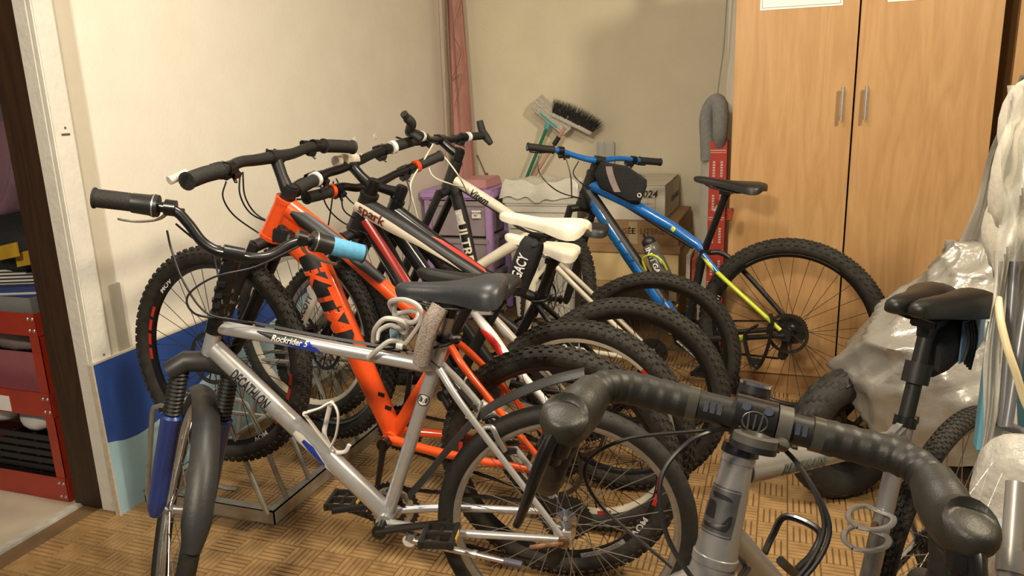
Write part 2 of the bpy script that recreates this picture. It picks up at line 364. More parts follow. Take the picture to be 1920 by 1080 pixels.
b=MB(); b.tube(catmull([ony(895,290,YB-.012),ony(912,330,YB-.012),ony(916,350,YB-.012),ony(920,420,YB-.012),ony(925,520,YB-.012)],6),.004,5); b.box(ony(913,327,YB-.01),(.014,.01,.02))
top('wall_wire',b,MATS['brown_cable'],'thin wire clipped along the back wall above the purple drawers','wire')
# lilac drawer tower
lil=mat('lilac_plastic',(.42,.26,.56),.4,0,.05,30); dr=mat('smoky_drawer_plastic',(.34,.29,.33),.35,0,.06,20,alpha=.92)
YD=4.35; a=ony(768,372,YD); c=ony(920,372,YD); xa,xb,zt=max(a[0],XW+.04),c[0],c[2]+.02
t=thing('drawer_tower','lilac plastic drawer tower with smoky drawers in the corner','drawers',((xa+xb)/2,YD+.2,0))
for x in (xa+.022,xb-.022,(xa*.42+xb*.58)):
    b=MB(); b.bb((x-.021,YD,0),(x+.021,YD+.04,zt-.03)); child('post',b,lil,t,bevel=.006)
for x in (xa+.022,xb-.022):
    b=MB(); b.bb((x-.021,YD+.33,0),(x+.021,YD+.37,zt-.03)); child('post',b,lil,t,bevel=.006)
b=MB(); b.bb((xa-.02,YD-.02,zt-.03),(xb+.02,YD+.38,zt+.03)); child('top',b,lil,t,bevel=.014)
for k in range(4):
    z1=zt-.04-k*.235; z0=z1-.22
    if z0<.03: break
    b=MB(); b.loft([[(xa+.03+i,YD+.01+e,z),(xb-.03-i,YD+.01+e,z),(xb-.03-i,YD+.36,z),(xa+.03+i,YD+.36,z)] for z,i,e in ((z0,.02,.01),(z1-.03,.0,.0),(z1-.03,-.008,-.015),(z1,-.008,-.015))])
    d=child('drawer',b,dr,t,bevel=.004)
    if k==0:
        q=ony(893,402,YD-.012); b=MB(); b.bb(q-A_(.03,0,.024),q+A_(.03,.001,.024)); child('sticker',b,paper,t,sub=d,label='white handwritten sticker')
        maptext('sticker_text','FACTURE\n    401',.016,planemap(q-t.matrix_world.translation,(1,0,0),(0,0,1),(0,-.001,0)),K['ink'],d)
b=MB(); q0=ony(862,352,YD+.1); q1=ony(918,352,YD+.1)
b.loft([[(q0[0],YD+.04,z),(q1[0],YD+.04,z),(q1[0]-i,YD+.34,z),(q0[0]+i,YD+.34,z)] for z,i in ((zt+.031,0),(zt+.05,.01),(zt+.085,.02))])
top('pink_folder',b,mat('pink_plastic',(.55,.27,.30),.45,0,.05,20),'pink plastic case lying on the lilac drawer tower','case',bevel=.006)
# wrapped container
wrap=mat('milky_plastic_wrap',(.74,.73,.66),.28,0,.06,14,bump=.5,bscale=22,alpha=.9)
YK=4.42; xa=ony(948,400,YK)[0]; xb=ony(1082,400,YK)[0]; zt=ony(1000,352,YK)[2]
t=thing('storage_crate','white lidded crate wrapped in milky plastic left of the carton','crate',((xa+xb)/2,YK+.2,0))
b=MB(); b.loft([[(xa+i,YK+i,z),(xb-i,YK+i,z),(xb-i,YK+.26-i,z),(xa+i,YK+.26-i,z)] for z,i in ((0.0,.04),(zt-.1,.0),(zt-.1,-.015),(zt-.05,-.015),(zt-.05,.01),(zt,.012))]); child('body',b,mat('white_crate_plastic',(.62,.61,.56),.45,0,.04,20),t,bevel=.008)
for k in range(5):
    b=MB(); z=zt-.14-k*.05; b.bb((xa+.03,YK-.008,z-.009),(xb-.03,YK+.004,z+.009)); child('rib',b,MATS['white_crate_plastic'],t,bevel=.003)
def wr(u,v):
    x=xa-.03+(xb-xa+.06)*u; y=YK-.03+.30*v
    z=zt+.035+.014*math.sin(u*9+v*4)*math.sin(v*7+1)+.008*math.sin(u*23+v*11)
    e=min(u,1-u,v*1.0,1-v); 
    if e<.05: z-=.10*(1-e/.05)+.006*math.sin(u*31)
    return A_(x,y,z)
vs,fs=sheet(wr,26,14); b=MB(); thick(b,vs,fs,.003,(0,0,1)); child('wrap',b,wrap,t,label='crumpled plastic wrap over the lid')
# cartons
wcard=mat('white_carton',(.62,.58,.48),.75,0,.05,8); kraft=mat('kraft_cardboard',(.33,.205,.095),.8,0,.07,10,bump=.05); creamb=mat('cream_box',(.62,.47,.24),.7,0,.04,8)
YX=4.30
def carton(name,l,xr,yt,yb,xl,m,xside,lid=None,lift=0):
    X1=ony(xr,(yt+yb)/2,YX)[0]; X0=ony(xl,(yt+yb)/2,YX)[0]; z1=ony(xr,yt,YX)[2]; z0=ony(xr,yb,YX)[2]
    Yb=onx(xside,(yt+yb)/2,X1)[1]; Yb=min(max(Yb,YX+.25),YB-.06)
    t=thing(name,l,'box',((X0+X1)/2,(YX+Yb)/2,z0+lift)); b=MB(); b.bb((X0,YX,z0+lift),(X1,Yb,z1)); bo=child('body',b,m,t,bevel=.003)
    return t,X0,X1,Yb,z0+lift,z1
hand=mat('marker_ink',(.05,.035,.03),.6)
t1,X0,X1,Yb,z0,z1=carton('white_carton','white carton with 2024 handwritten, topmost of the box stack',1247,349,414,1108,wcard,1284)
q=ony(1215,364,YX)-t1.matrix_world.translation; maptext('handwriting','2024',.055,planemap(q,(1,0,0),(0,0,1),(0,-.0015,0)),hand,t1,slant=.2)
q=onx(1266,366,X1)-t1.matrix_world.translation; maptext('handwriting','BON NUMERO',.05,planemap(q,(0,1,0),(0,0,1),(.0015,0,0)),hand,t1)
b=MB(); q=ony(1208,385,YX)
for dx,dz,wx,wz in ((0,.04,.12,.003),(0,-.04,.12,.003),(-.06,0,.003,.08),(.06,0,.003,.08),(0,.01,.1,.003),(.0,-.015,.1,.003),(.02,0,.003,.08)): b.box(q+A_(dx,-.001,dz),(wx,.001,wz))
child('printed_table',b,mat('pale_print',(.42,.36,.28),.7),t1)
for k,(u,dx) in enumerate(((0,.0),(1,.03))):
    b=MB(); b.box(((X0+X1)/2,YX+(Yb-YX)*(.25+.5*u),z1+.004+.004*u),(X1-X0,(Yb-YX)*.49,.004)); child('flap',b,wcard,t1)
t2,a0,a1,ab,az0,az1=carton('kraft_carton','brown kraft carton with faded handwriting under the white carton',1272,415,462,1090,kraft,1303)
q=ony(1200,432,YX)-t2.matrix_world.translation; maptext('handwriting','FUSÉE  LITERIE',.045,planemap(q,(1,0,0),(0,0,1),(0,-.0015,0)),mat('brown_ink',(.16,.08,.035),.7),t2)
q=ony(1120,440,YX)-t2.matrix_world.translation; maptext('handwriting','PROMO 40',.04,planemap(q,(1,0,0),(0,0,1),(0,-.0015,0)),MATS['brown_ink'],t2)
b=MB(); b.box(ony(1187,437,YX)+A_(0,-.001,0),(.05,.001,.13)); child('tape',b,mat('grey_tape',(.42,.34,.22),.4),t2)
t3,c0,c1,cb,cz0,cz1=carton('lidded_box','cream box with a brown lid at the bottom of the box stack',1272,462,532,1090,creamb,1303)
b=MB(); b.bb((c0-.008,YX-.012,cz1-.045),(c1+.01,cb+.01,cz1-.001)); child('lid',b,kraft,t3,bevel=.003)
# low wooden bench under the boxes
bw=woodmat('bench_plywood',(.40,.27,.13),(.47,.33,.17),(3,3,3),.6)
t4=thing('low_bench','low plywood bench carrying the box stack','bench',((c0+c1)/2,YX+.25,0))
b=MB(); b.bb((c0-.0,YX-.02,cz0-.034),(c1+.03,YB-.1,cz0-.001)); child('board',b,bw,t4,bevel=.002)
for x in (c0+.03,c1-.03):
    for y in (YX+.03,YB-.16): b=MB(); b.bb((x-.022,y-.022,0),(x+.022,y+.022,cz0-.034)); child('leg',b,kraft if x<c1-.1 else bw,t4)
b=MB(); b.bb((c0+.0,YX+.02,.10),(c1+.0,YX+.04,.16)); child('rail',b,bw,t4)
# magazines beside the box
for k,(colr,l) in enumerate((((.62,.55,.44),'cream'),((.5,.09,.06),'red'),((.6,.58,.52),'white'))):
    x=c1+.045+k*.03; b=MB(); b.bb((x,YX-.02,cz0-.001+.0),(x+.022,YX+.22,ony(1300,478+k*7,YX)[2])); 
    top('magazine',b,mat('magazine_%s'%l,colr,.5,0,.2,40),'%s magazine standing beside the cream box'%l,'magazine','magazines')
# mop and broom leaning upside down
def pole(b,p,q,r): b.tube([p,q],r,10)
YH=YB-.10
green=mat('green_pole',(.01,.17,.10),.35); teal=mat('teal_plastic',(.07,.42,.42),.4); pinkp=mat('rose_pole',(.52,.30,.24),.4)
m0=ony(1030,228,YH); m1=onz(952,420,.62); m1=ony(938,455,4.81)
foot=m0+(m1-m0)*(m0[2]/(m0[2]-m1[2]))
t=thing('mop','upturned green-handled mop with pale ribbed head against the back wall','mop',foot)
b=MB(); pole(b,foot,m0,.011); child('handle',b,green,t)
b=MB(); pole(b,m0-.05*nrm(m0-foot),m0+.06*nrm(m0-foot),.018); child('socket',b,teal,t)
hA=ony(1002,192,YH); hB=ony(1068,246,YH); d=nrm(hB-hA); up=nrm(np.cross(d,A_(0,1,0))); up=up if up[2]>0 else -up
R=np.stack([d,A_(0,1,0),up],1); L=np.linalg.norm(hB-hA)
b=MB(); b.box((hA+hB)/2-up*.026,(L*.5,.06,.014),R); child('plate',b,teal,t,bevel=.005)
mopm=mat('mop_microfibre',(.58,.55,.49),.9,0,.2,120,bump=.5)
for k in range(8):
    o=up*((k-2.5)*.0145)+A_(0,-.012-.004*(k%2),0); b=MB(); b.tube([hA+o+d*(.012*abs(k-3.5)/3.5),(hA+hB)/2+o,hB+o-d*(.012*abs(k-3.5)/3.5)],.0092,7); child('strip',b,mopm,t)
m0=ony(1060,238,YH-.02); m1=ony(1002,330,4.82); foot=m0+(m1-m0)*(m0[2]/(m0[2]-m1[2]))
t=thing('broom','upturned broom with black bristles beside the mop','broom',foot)
b=MB(); pole(b,foot,m0,.011); child('handle',b,pinkp,t)
b=MB(); q=m0+(m1-m0)*.28; b.tube([q-.03*nrm(m0-foot),q+.03*nrm(m0-foot)],.016,10); child('collar',b,K['satin'],t)
hA=ony(1036,214,YH-.02); hB=ony(1110,250,YH-.02); d=nrm(hB-hA); up=nrm(np.cross(d,A_(0,1,0))); up=up if up[2]>0 else -up; L=np.linalg.norm(hB-hA); R=np.stack([d,A_(0,1,0),up],1)
b=MB(); b.box((hA+hB)/2,(L,.05,.025),R); child('block',b,mopm,t,bevel=.006)
b=MB()
for k in range(700):
    u=rng.random(); p=hA+d*L*u+A_(0,(rng.random()-.5)*.045,0)+up*.01; l=.085*(1+.25*math.sin(u*3.1))+rng.normal(0,.006)
    e=p+up*l+d*((u-.5)*.07+rng.normal(0,.008))+A_(0,rng.normal(0,.012),0); w=d*.0016; y=A_(0,.0016,0)
    b.add([p-w,p+w,p+y,e],[(0,1,3),(1,2,3),(2,0,3)])
child('bristles',b,mat('black_bristle',(.012,.012,.011),.7),t,kind='stuff')
# acrylic holder on the wall
p=ony(1120,266,YB-.05); q=ony(1150,294,YB-.05); t=thing('leaflet_holder','small clear plastic stand by the back wall above the blue handlebar','holder',((p[0]+q[0])/2,YB-.04,q[2]-.12))
b=MB(); clear=mat('clear_acrylic',(.7,.7,.66),.15,0,.02,10,alpha=.55)
b.bb((p[0],YB-.05,q[2]-.12),(q[0],YB-.045,p[2])); child('panel',b,clear,t)
for x in (p[0],q[0],(p[0]*.6+q[0]*.4)): b=MB(); b.bb((x-.005,YB-.055,q[2]-.12),(x+.005,YB-.04,p[2])); child('edge',b,K['alu'],t)
b=MB(); b.bb((p[0]+.02,YB-.046,q[2]-.12),(q[0]-.02,YB-.01,q[2]-.115)); child('base',b,clear,t)
# tall carton, foam tube and board left of the wardrobe
YR=3.80; p=ony(1331,264,YR); q=ony(1364,264,YR); pl=ony(1312,264,YR)
redc=mat('red_printed_card',(.50,.045,.025),.55,0,.08,16); greyc=mat('grey_white_card',(.50,.49,.44),.7,0,.05,10)
t=thing('tall_carton','tall narrow grey and red printed carton between boxes and wardrobe','carton',((pl[0]+q[0])/2,YR+.05,0))
b=MB(); b.bb((p[0],YR,0),(q[0],YR+.10,p[2])); child('body',b,redc,t)
b=MB(); b.prism([(pl[0],YR+.07,0),(p[0],YR-.001,0),(p[0],YR+.1,0),(pl[0],YR+.1,0)],(0,0,p[2]-.003)); child('side_panel',b,greyc,t)
xm=(p[0]+q[0])/2; wd=q[0]-p[0]
pr=mat('pale_print_on_red',(.66,.55,.46),.5)
for k in range(7):
    z=p[2]-.1-k*.16
    for dz,ww,hh,dx in ((.055,.9,.004,0),(.045,.9,.003,0)): b=MB(); b.box((xm+dx*wd,YR-.001,z+dz),(wd*ww,.0012,hh)); child('print',b,pr,t)
    for dx,ww in ((-.22,.1),(.22,.1)):
        b=MB()
        for s in range(6): b.box((xm+dx*wd,YR-.001,z-.03-s*.013+.03),(wd*ww*1.4,.0012,.009))
        child('print',b,pr,t)
b=MB(); b.prism([(xm-wd*.2,YR-.0014,p[2]-.335),(xm+wd*.2,YR-.0014,p[2]-.335),(xm,YR-.0014,p[2]-.30)],(0,.001,0)); child('print',b,pr,t)
foam=mat('grey_foam',(.22,.22,.21),.85,0,.12,60,bump=.3,bscale=200)
b=MB(); ft=[ony(1327,300,YR+.03),ony(1326,262,YR+.03),ony(1325,222,YR+.03),ony(1334,196,YR+.02),ony(1347,190,YR),ony(1351,215,YR-.01),ony(1350,250,YR-.008),ony(1350,270,YR+.02)]
b.tube(catmull(ft,6),[.034*(1 if k<26 else 1.1-.02*max(0,k-32)) for k in range(43)],14)
top('foam_tube',b,foam,'grey foam pipe insulation bent over the tall carton','foam tube')
b=MB(); b.tube([ony(1367,-60,YR),ony(1357,90,YR),ony(1344,185,YR)],.0035,6); top('cord',b,mat('grey_cord',(.25,.25,.23),.7),'grey cord hanging from above onto the foam tube','cord')
b=MB(); pa=ony(1359,266,YR+.14); b.bb((pa[0],YR+.14,pa[2]),(x0+.03,YR+.18,2.2)); b.bb((pa[0]+.015,YR+.145,0),(x0+.03,YR+.175,pa[2])); top('foam_board',b,mat('off_white_board',(.60,.57,.48),.7,0,.04,8),'tall off-white board standing beside the wardrobe','board',bevel=.003)
# ================================================================ LEFT WALL: leaning panel, strip
pb=mat('royal_blue_laminate',(.028,.072,.29),.4,0,.06,5); lb=mat('pale_blue_laminate',(.33,.50,.58),.4,0,.06,5); edge=mat('chipboard_edge',(.55,.49,.38),.7,0,.1,60)
XP=-2.115
def wp(px,py,lean=True): 
    p=onx(px,py,XP); return p
pBL=onx(226,952,-2.118); pBL[2]=0.; pTL=onx(180,684,-2.13); pTR=onx(392,611,-2.13)
ybr=3.05; nrmP=nrm(np.cross(pTL-pBL,A_(0,1,0))); nrmP=nrmP if nrmP[0]>0 else -nrmP
zT=lambda y: pTL[2]+(pTR[2]-pTL[2])*(y-pTL[1])/(pTR[1]-pTL[1])
t=thing('leaning_board','leaning board painted royal blue over pale blue beside the doorway','board',(pBL[0],(pBL[1]+ybr)/2,0))
def pP(y,z): return A_(pBL[0]+(pTL[0]-pBL[0])*z/pTL[2],y,z)
pTL[1]=pBL[1]; ys=np.linspace(pTL[1],ybr,40); wave=[onplane(px,py,nrmP,pBL) for px,py in ((207,828),(235,825),(265,812),(300,785),(330,755))]
def zw(y):
    Y=[w[1] for w in wave]; Z=[w[2] for w in wave]
    return float(np.interp(y,Y,Z)) if y<Y[-1] else Z[-1]+ (Z[-1]-Z[-2])/(Y[-1]-Y[-2])*(y-Y[-1])*.7
zt=pTL[2]
for nm,m,lo,hi in (('blue_field',pb,lambda y:zw(y),lambda y:zt),('pale_field',lb,lambda y:0.0,lambda y:zw(y))):
    b=MB(); fr=[];bk=[]
    for y in ys: fr.append([pP(y,min(lo(y),zt-.002)),pP(y,min(hi(y),zt))])
    n=len(ys); vs=[q for a in fr for q in a]+[q-nrmP*.016 for a in fr for q in a]; fs=[]
    for i in range(n-1): fs+=[(2*i,2*i+2,2*i+3,2*i+1),(2*n+2*i,2*n+2*i+1,2*n+2*i+3,2*n+2*i+2),(2*i+1,2*i+3,2*n+2*i+3,2*n+2*i+1),(2*i,2*n+2*i,2*n+2*i+2,2*i+2)]
    fs+=[(0,1,2*n+1,2*n),(2*n-2,4*n-2,4*n-1,2*n-1)]; b.add(vs,fs); child(nm,b,m,t,ang=30)
b=MB(); b.prism([pP(pTL[1]-.006,0),pP(pTL[1]-.006,zt+.004),pP(pTL[1],zt+.004),pP(pTL[1],0)],-nrmP*.02); b.prism([pP(pTL[1],zt+.001),pP(ybr,zt+.001),pP(ybr,zt+.008),pP(pTL[1],zt+.008)],-nrmP*.018); child('edge_band',b,edge,t)
q0=onx(203,535,XW+.012); q1=onx(226,665,XW+.012); b=MB(); b.bb((XW+.002,q0[1],q1[2]-.5),(XW+.016,q0[1]+.045,q0[2])); top('grey_strip',b,mat('grey_plastic_strip',(.36,.33,.27),.6,0,.05,20),'narrow grey strip standing behind the blue board','strip')
# ================================================================ STORE ROOM SEEN THROUGH THE DOOR
YS=1.838; XR=-2.378
redm=mat('red_shelf_enamel',(.36,.030,.012),.38,0,.12,14,coat=.2)
zs=[(ony(60,p,YS)[2],ony(60,q,YS)[2]) for p,q in ((928,887),(778,735),(630,588))]
zs[0]=(.0,zs[0][1])
t=thing('shelf_unit','red enamelled steel shelf unit seen through the doorway','shelf',(-2.9,YS+.2,0))
for x,y in ((XR,YS),(XR,YS+.4),(-3.5,YS),(-3.5,YS+.4)):
    b=MB(); sx=-1 if x==XR else 1; sy=1 if y==YS else -1
    b.bb((x,y,0),(x+sx*.045,y+sy*.003,zs[2][1]+.0)); b.bb((x,y,0),(x+sx*.003,y+sy*.045,zs[2][1])); child('post',b,redm,t,bevel=.0008)
for z0_,z1_ in zs:
    b=MB(); b.bb((XR-.003,YS-.003,z0_),(-3.5,YS-.0005,z1_)); b.bb((XR+.0005,YS,z0_),(XR+.003,YS+.4,z1_)); child('beam',b,redm,t)
    b=MB(); b.bb((XR-.004,YS+.004,z1_-.045),(-3.496,YS+.396,z1_-.035)); child('shelf_board',b,redm,t)
    for x in (XR-.012,XR-.033,XR-.4):
        for z in (z0_+.02,z1_-.02): b=MB(); b.sph((x,YS-.004,z),(.007,.004,.007),8); child('bolt',b,K['alu'],t)
    for z in (z0_+.02,z1_-.02): b=MB(); b.sph((XR+.004,YS+.03,z),(.004,.007,.007),8); child('bolt',b,K['alu'],t)
b=MB(); q=ony(8,755,YS-.004); b.bb(q-A_(.06,.001,.03),q+A_(.03,0,.028)); child('shelf_label',b,paper,t)
z2=zs[2][1]-.035; z1=zs[1][1]-.035; z0=zs[0][1]-.035
XS=XR-.02
def tray(name,l,m,x0,x1,y0,y1,z,h,cat='tray',taper=.02,th=.004):
    b=MB(); b.loft([[(x0+i,y0+i,zz),(x1-i,y0+i,zz),(x1-i,y1-i,zz),(x0+i,y1-i,zz)] for zz,i in ((z,taper),(z+h,0),(z+h,th),(z+.006,taper+th))]); return top(name,b,m,l,cat,bevel=.0015)
tray('grey_tray','shallow grey plastic tray on top of the red shelf',mat('grey_tray_plastic',(.26,.27,.27),.45,0,.05,20),XS-.55,XS-.005,YS+.01,YS+.36,z2,.085)
# printed box in the tray
b0=A_(XS-.24,YS+.13,z2+.012); t=thing('printed_box','white and blue printed box lying open in the grey tray','box',b0)
Rz=lambda a:np.array([[math.cos(a),-math.sin(a),0],[math.sin(a),math.cos(a),0],[0,0,1]])
R=Rz(.35); b=MB(); b.box(b0+A_(.0,.0,.045),(.34,.18,.09),R); child('body',b,mat('navy_card',(.04,.06,.19),.5,0,.05,20),t,bevel=.002)
b=MB(); b.box(b0+A_(.0,.0,.100),(.345,.20,.006),R@np.array([[1,0,0],[0,.94,-.34],[0,.34,.94]])); child('lid',b,paper,t)
for k in range(7): b=MB(); RT=R@np.array([[1,0,0],[0,.94,-.34],[0,.34,.94]]); b.box(b0+A_(0,0,.100)+RT@A_(-.03+.04*(k%2),-.075+k*.024,.0035),(.2+.04*(k%3),.010,.001),RT); child('print',b,hand,t)
def lump(name,l,c,r,m,cat,amp=.2,seed=0,flat=True,fr=3.):
    b=MB(); b.sph((0,0,0),1,22); g=np.random.default_rng(seed); K1=g.normal(0,fr,(5,3)); ph=g.random(5)*6
    vs=[]
    for p in b.v:
        p=A_(*p); n=sum(math.sin(K1[i]@p+ph[i]) for i in range(5))/5; q=p*(1+amp*n)*A_(*r)
        if flat: q[2]=max(q[2],-r[2]*.75)
        vs.append(tuple(q+A_(*c)))
    b.v=vs; return top(name,b,m,l,cat,ang=60)
ydk=mat('yellow_bag_fabric',(.60,.36,.02),.7,0,.1,20); bkf=mat('black_fabric',(.012,.012,.014),.8,0,.2,30,bump=.2)
t=lump('tool_bag','black soft bag with yellow bands on the red shelf',(XS-.34,YS+.25,z2+.21),(.24,.12,.12),bkf,'bag',.15,3)
for k,(px,py,w_) in enumerate(((12,472,40),(50,484,52))):
    p=ony(px,py,YS+.09); b=MB(); vs,fs=sheet(lambda u,v:p+A_((u-.5)*.16,.02*math.cos(u*3),(.5-v)*.05+.03*(u-.5)),8,3); thick(b,vs,fs,.006,(0,1,0)); centred(b,t.location); obj('band',b,ydk,t)
pk2=mat('mauve_cloth',(.20,.11,.15),.85,0,.1,12,bump=.2); 
def cl(u,v):
    p=ony(-60+115*u*(1-.5*max(0,v-.6)),228+185*v-40*u*max(0,v-.7),YS+.25); return p+A_(0,.035*math.sin(u*12+v*2),0)
vs,fs=sheet(cl,20,12); b=MB(); thick(b,vs,fs,.004,(0,1,0)); top('hanging_cloth',b,pk2,'mauve cloth hanging in the dim store room','cloth',ang=60)
tray('pink_basin','dull pink plastic basin on the middle red shelf',mat('dull_pink_plastic',(.36,.12,.15),.5,0,.06,20),XS-.62,XS-.06,YS+.03,YS+.36,z1,.17,'basin',.04)
lump('folded_rag','grey mauve rag heaped in the pink basin',(XS-.28,YS+.15,z1+.20),(.22,.10,.06),mat('grey_rag',(.26,.20,.20),.9,0,.15,20,bump=.3),'rag',.3,5)
# black crate with slats
t=thing('black_crate','black slatted plastic crate on the bottom red shelf','crate',(XS-.3,YS+.19,z0))
for s in range(6):
    b=MB(); z=z0+.012+s*.03; b.bb((XS-.62,YS+.02,z),(XS-.03,YS+.026,z+.02)); child('slat',b,K['satin'],t)
for x in np.linspace(XS-.62,XS-.03,7): b=MB(); b.bb((x-.008,YS+.026,z0),(x+.008,YS+.034,z0+.185)); child('upright',b,K['satin'],t)
b=MB(); b.bb((XS-.62,YS+.034,z0),(XS-.03,YS+.36,z0+.01)); b.bb((XS-.62,YS+.35,z0),(XS-.03,YS+.36,z0+.18)); b.bb((XS-.036,YS+.034,z0),(XS-.03,YS+.35,z0+.18)); child('shell',b,K['satin'],t)
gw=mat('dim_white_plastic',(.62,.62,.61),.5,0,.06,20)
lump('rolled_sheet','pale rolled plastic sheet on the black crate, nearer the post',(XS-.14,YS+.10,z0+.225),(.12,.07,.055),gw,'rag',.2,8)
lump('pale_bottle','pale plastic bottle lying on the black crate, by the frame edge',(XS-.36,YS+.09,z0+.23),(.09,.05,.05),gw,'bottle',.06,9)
# ================================================================ BICYCLES
def rotv(v,k,a): v=np.asarray(v,float); return v*math.cos(a)+np.cross(k,v)*math.sin(a)+k*np.dot(k,v)*(1-math.cos(a))
EX,EY,EZ=A_(1,0,0),A_(0,1,0),A_(0,0,1)
TY={}
def tyre_mesh(R,tr,tread,m):
    key=(R,tr,tread,m.name)
    if key in TY: return TY[key]
    b=MB(); kh={'slick':0,'knob':.0045,'semi':.0022,'fat':0}[tread]; Ro=R-kh; Rm=Ro-tr; N,n=84,16; vs=[]
    for i in range(N):
        t=2*math.pi*i/N; c,s=math.cos(t),math.sin(t)
        for k in range(n):
            p=2*math.pi*k/n; r=Rm+tr*math.cos(p); vs.append((r*c,tr*math.sin(p),r*s))
    b.add(vs,[(i*n+k,((i+1)%N)*n+k,((i+1)%N)*n+(k+1)%n,i*n+(k+1)%n) for i in range(N) for k in range(n)])
    def block(t,p,la,lb,h):
        ct,st=math.cos(t),math.sin(t); o=A_((Rm+tr*math.cos(p))*ct,tr*math.sin(p),(Rm+tr*math.cos(p))*st)
        nn=A_(math.cos(p)*ct,math.sin(p),math.cos(p)*st); d=A_(-st,0,ct); e=np.cross(nn,d)
        q=[o+d*x*la/2+e*y*lb/2-nn*.002 for x,y in((-1,-1),(1,-1),(1,1),(-1,1))]; w=[o+d*x*la*.42+e*y*lb*.42+nn*h for x,y in((-1,-1),(1,-1),(1,1),(-1,1))]
        b.add(q+w,[(4,5,6,7),(0,1,5,4),(1,2,6,5),(2,3,7,6),(3,0,4,7)])
    if tread=='knob':
        for row,(p,la,lb,cnt) in enumerate(((-1.12,.013,.010,76),(-.62,.011,.009,76),(-.2,.014,.008,76),(.2,.014,.008,76),(.62,.011,.009,76),(1.12,.013,.010,76))):
            for k in range(cnt): block(2*math.pi*(k+.5*(row%2))/cnt,p,la,lb,kh)
    if tread=='semi':
        for row,p in enumerate((-1.1,-.75,-.4,0,.4,.75,1.1)):
            for k in range(120): block(2*math.pi*(k+.5*(row%2))/120,p,.011,.0065,kh)
    if tread=='slick':
        for row,p in enumerate((-.5,.5)):
            for k in range(60): block(2*math.pi*(k+.5*row)/60,p,.012,.003,.0004)
    if tread=='fat':
        for k in range(22):
            for sg in(-1,1):
                for q in range(4): block(2*math.pi*(k+.5*(sg>0)+q*.22)/22,sg*(.12+q*.27),.034,.013,.0011)
    TY[key]=b.mesh('tyre',m,50); return TY[key]
SPK={}
def wheel(root,c,a,up,R,tr,tread='knob',tyre_m=None,rim_m=None,spoke_m=None,n=28,disc=0,cass=0,hub_m=None,deep=.022,hubw=.030,flr=.022):
    tyre_m=tyre_m or K['rubber']; rim_m=rim_m or K['black']; spoke_m=spoke_m or K['spoke_b']; hub_m=hub_m or K['black']
    a=nrm(a); f=nrm(np.cross(a,up)); u=np.cross(f,a); mt=M4(np.stack([f,a,u],1),c)
    Rr=R-2*tr+.006; w=.0125
    key=('rim',R,tr,deep,rim_m.name)
    if key not in TY:
        b=MB(); b.lathe([(Rr,-w),(Rr,w),(Rr-.010,w),(Rr-deep,w*.45),(Rr-deep,-w*.45),(Rr-.010,-w)],(0,0,0),EY,84,cl=True); TY[key]=b.mesh('wheel',rim_m,35)
    wo=put('wheel',TY[key],root,mt); put('tyre',tyre_mesh(R,tr,tread,tyre_m),wo)
    b=MB(); b.lathe([(.006,-hubw-.022),(.010,-hubw-.022),(.010,-hubw-.004),(flr,-hubw),(flr,-hubw+.004),(.013,-hubw+.010),(.012,0),(.013,hubw-.010),(flr,hubw-.004),(flr,hubw),(.010,hubw+.004),(.010,hubw+.022),(.006,hubw+.022)],(0,0,0),EY,24); obj('hub',b,hub_m,wo)
    Ri=Rr-deep
    for s in(-1,1):
        for l in(-1,1):
            k=('sp',R,tr,deep,s,l,spoke_m.name,n,hubw,flr)
            if k not in SPK:
                da=l*1.05; p=A_(flr*.9*math.cos(da),s*(hubw-.002),flr*.9*math.sin(da)); q=A_(Ri+.002,s*.003,0)
                SPK[k]=MB().tube([p,q],.00115,5).mesh('spoke',spoke_m)
            q4=n//4
            for i in range(q4):
                t=2*math.pi*(i+ (.0 if l<0 else .5)*1 + (.25 if s<0 else 0))/q4
                put('spoke',SPK[k],wo,Matrix.Rotation(-t,4,'Y'))
    b=MB(); b.tube([(Ri+.004,0,0),(Ri-.035,0,0)],.0028,7); obj('valve',b,hub_m,wo,mt=Matrix.Rotation(1.9,4,'Y'))
    if disc:
        b=MB(); y=disc*(hubw+.008); r=abs(.085)
        b.lathe([(r,y-.001),(r,y+.001),(r-.014,y+.001),(r-.014,y-.001)],(0,0,0),EY,40,cl=True)
        for i in range(6):
            t=i*math.pi/3; b.tube([(.018*math.cos(t),y,.018*math.sin(t)),((r-.01)*math.cos(t+.5),y,(r-.01)*math.sin(t+.5))],.0035,4,flat=.35)
        b.lathe([(.022,y-.002),(.022,y+.002),(.006,y+.002),(.006,y-.002)],(0,0,0),EY,20,cl=True); obj('brake_disc',b,mat('dark_disc_steel',(.10,.095,.09),.35,.9,.1,60),wo)
    if cass:
        b=MB()
        for i in range(8):
            y=-(hubw+.004+i*.0042); r=.066-.005*i
            pr=[]; nT=int(2*math.pi*r/.0115); vs=[]
            for k in range(nT*2): t=math.pi*k/nT; rr=r if k%2 else r-.005; vs.append((rr*math.cos(t),y,rr*math.sin(t)))
            b.prism(vs,(0,.0016,0))
        obj('cassette',b,K['chain'],wo)
    return wo
def rimtext(wo,txt,th,r,side,size,m,sx=1.):
    return maptext('rim_lettering',txt,size,lambda x,y:A_((r+y)*math.cos(th+side*x/r),side*.0135,(r+y)*math.sin(th+side*x/r)),m,wo,sx=sx)
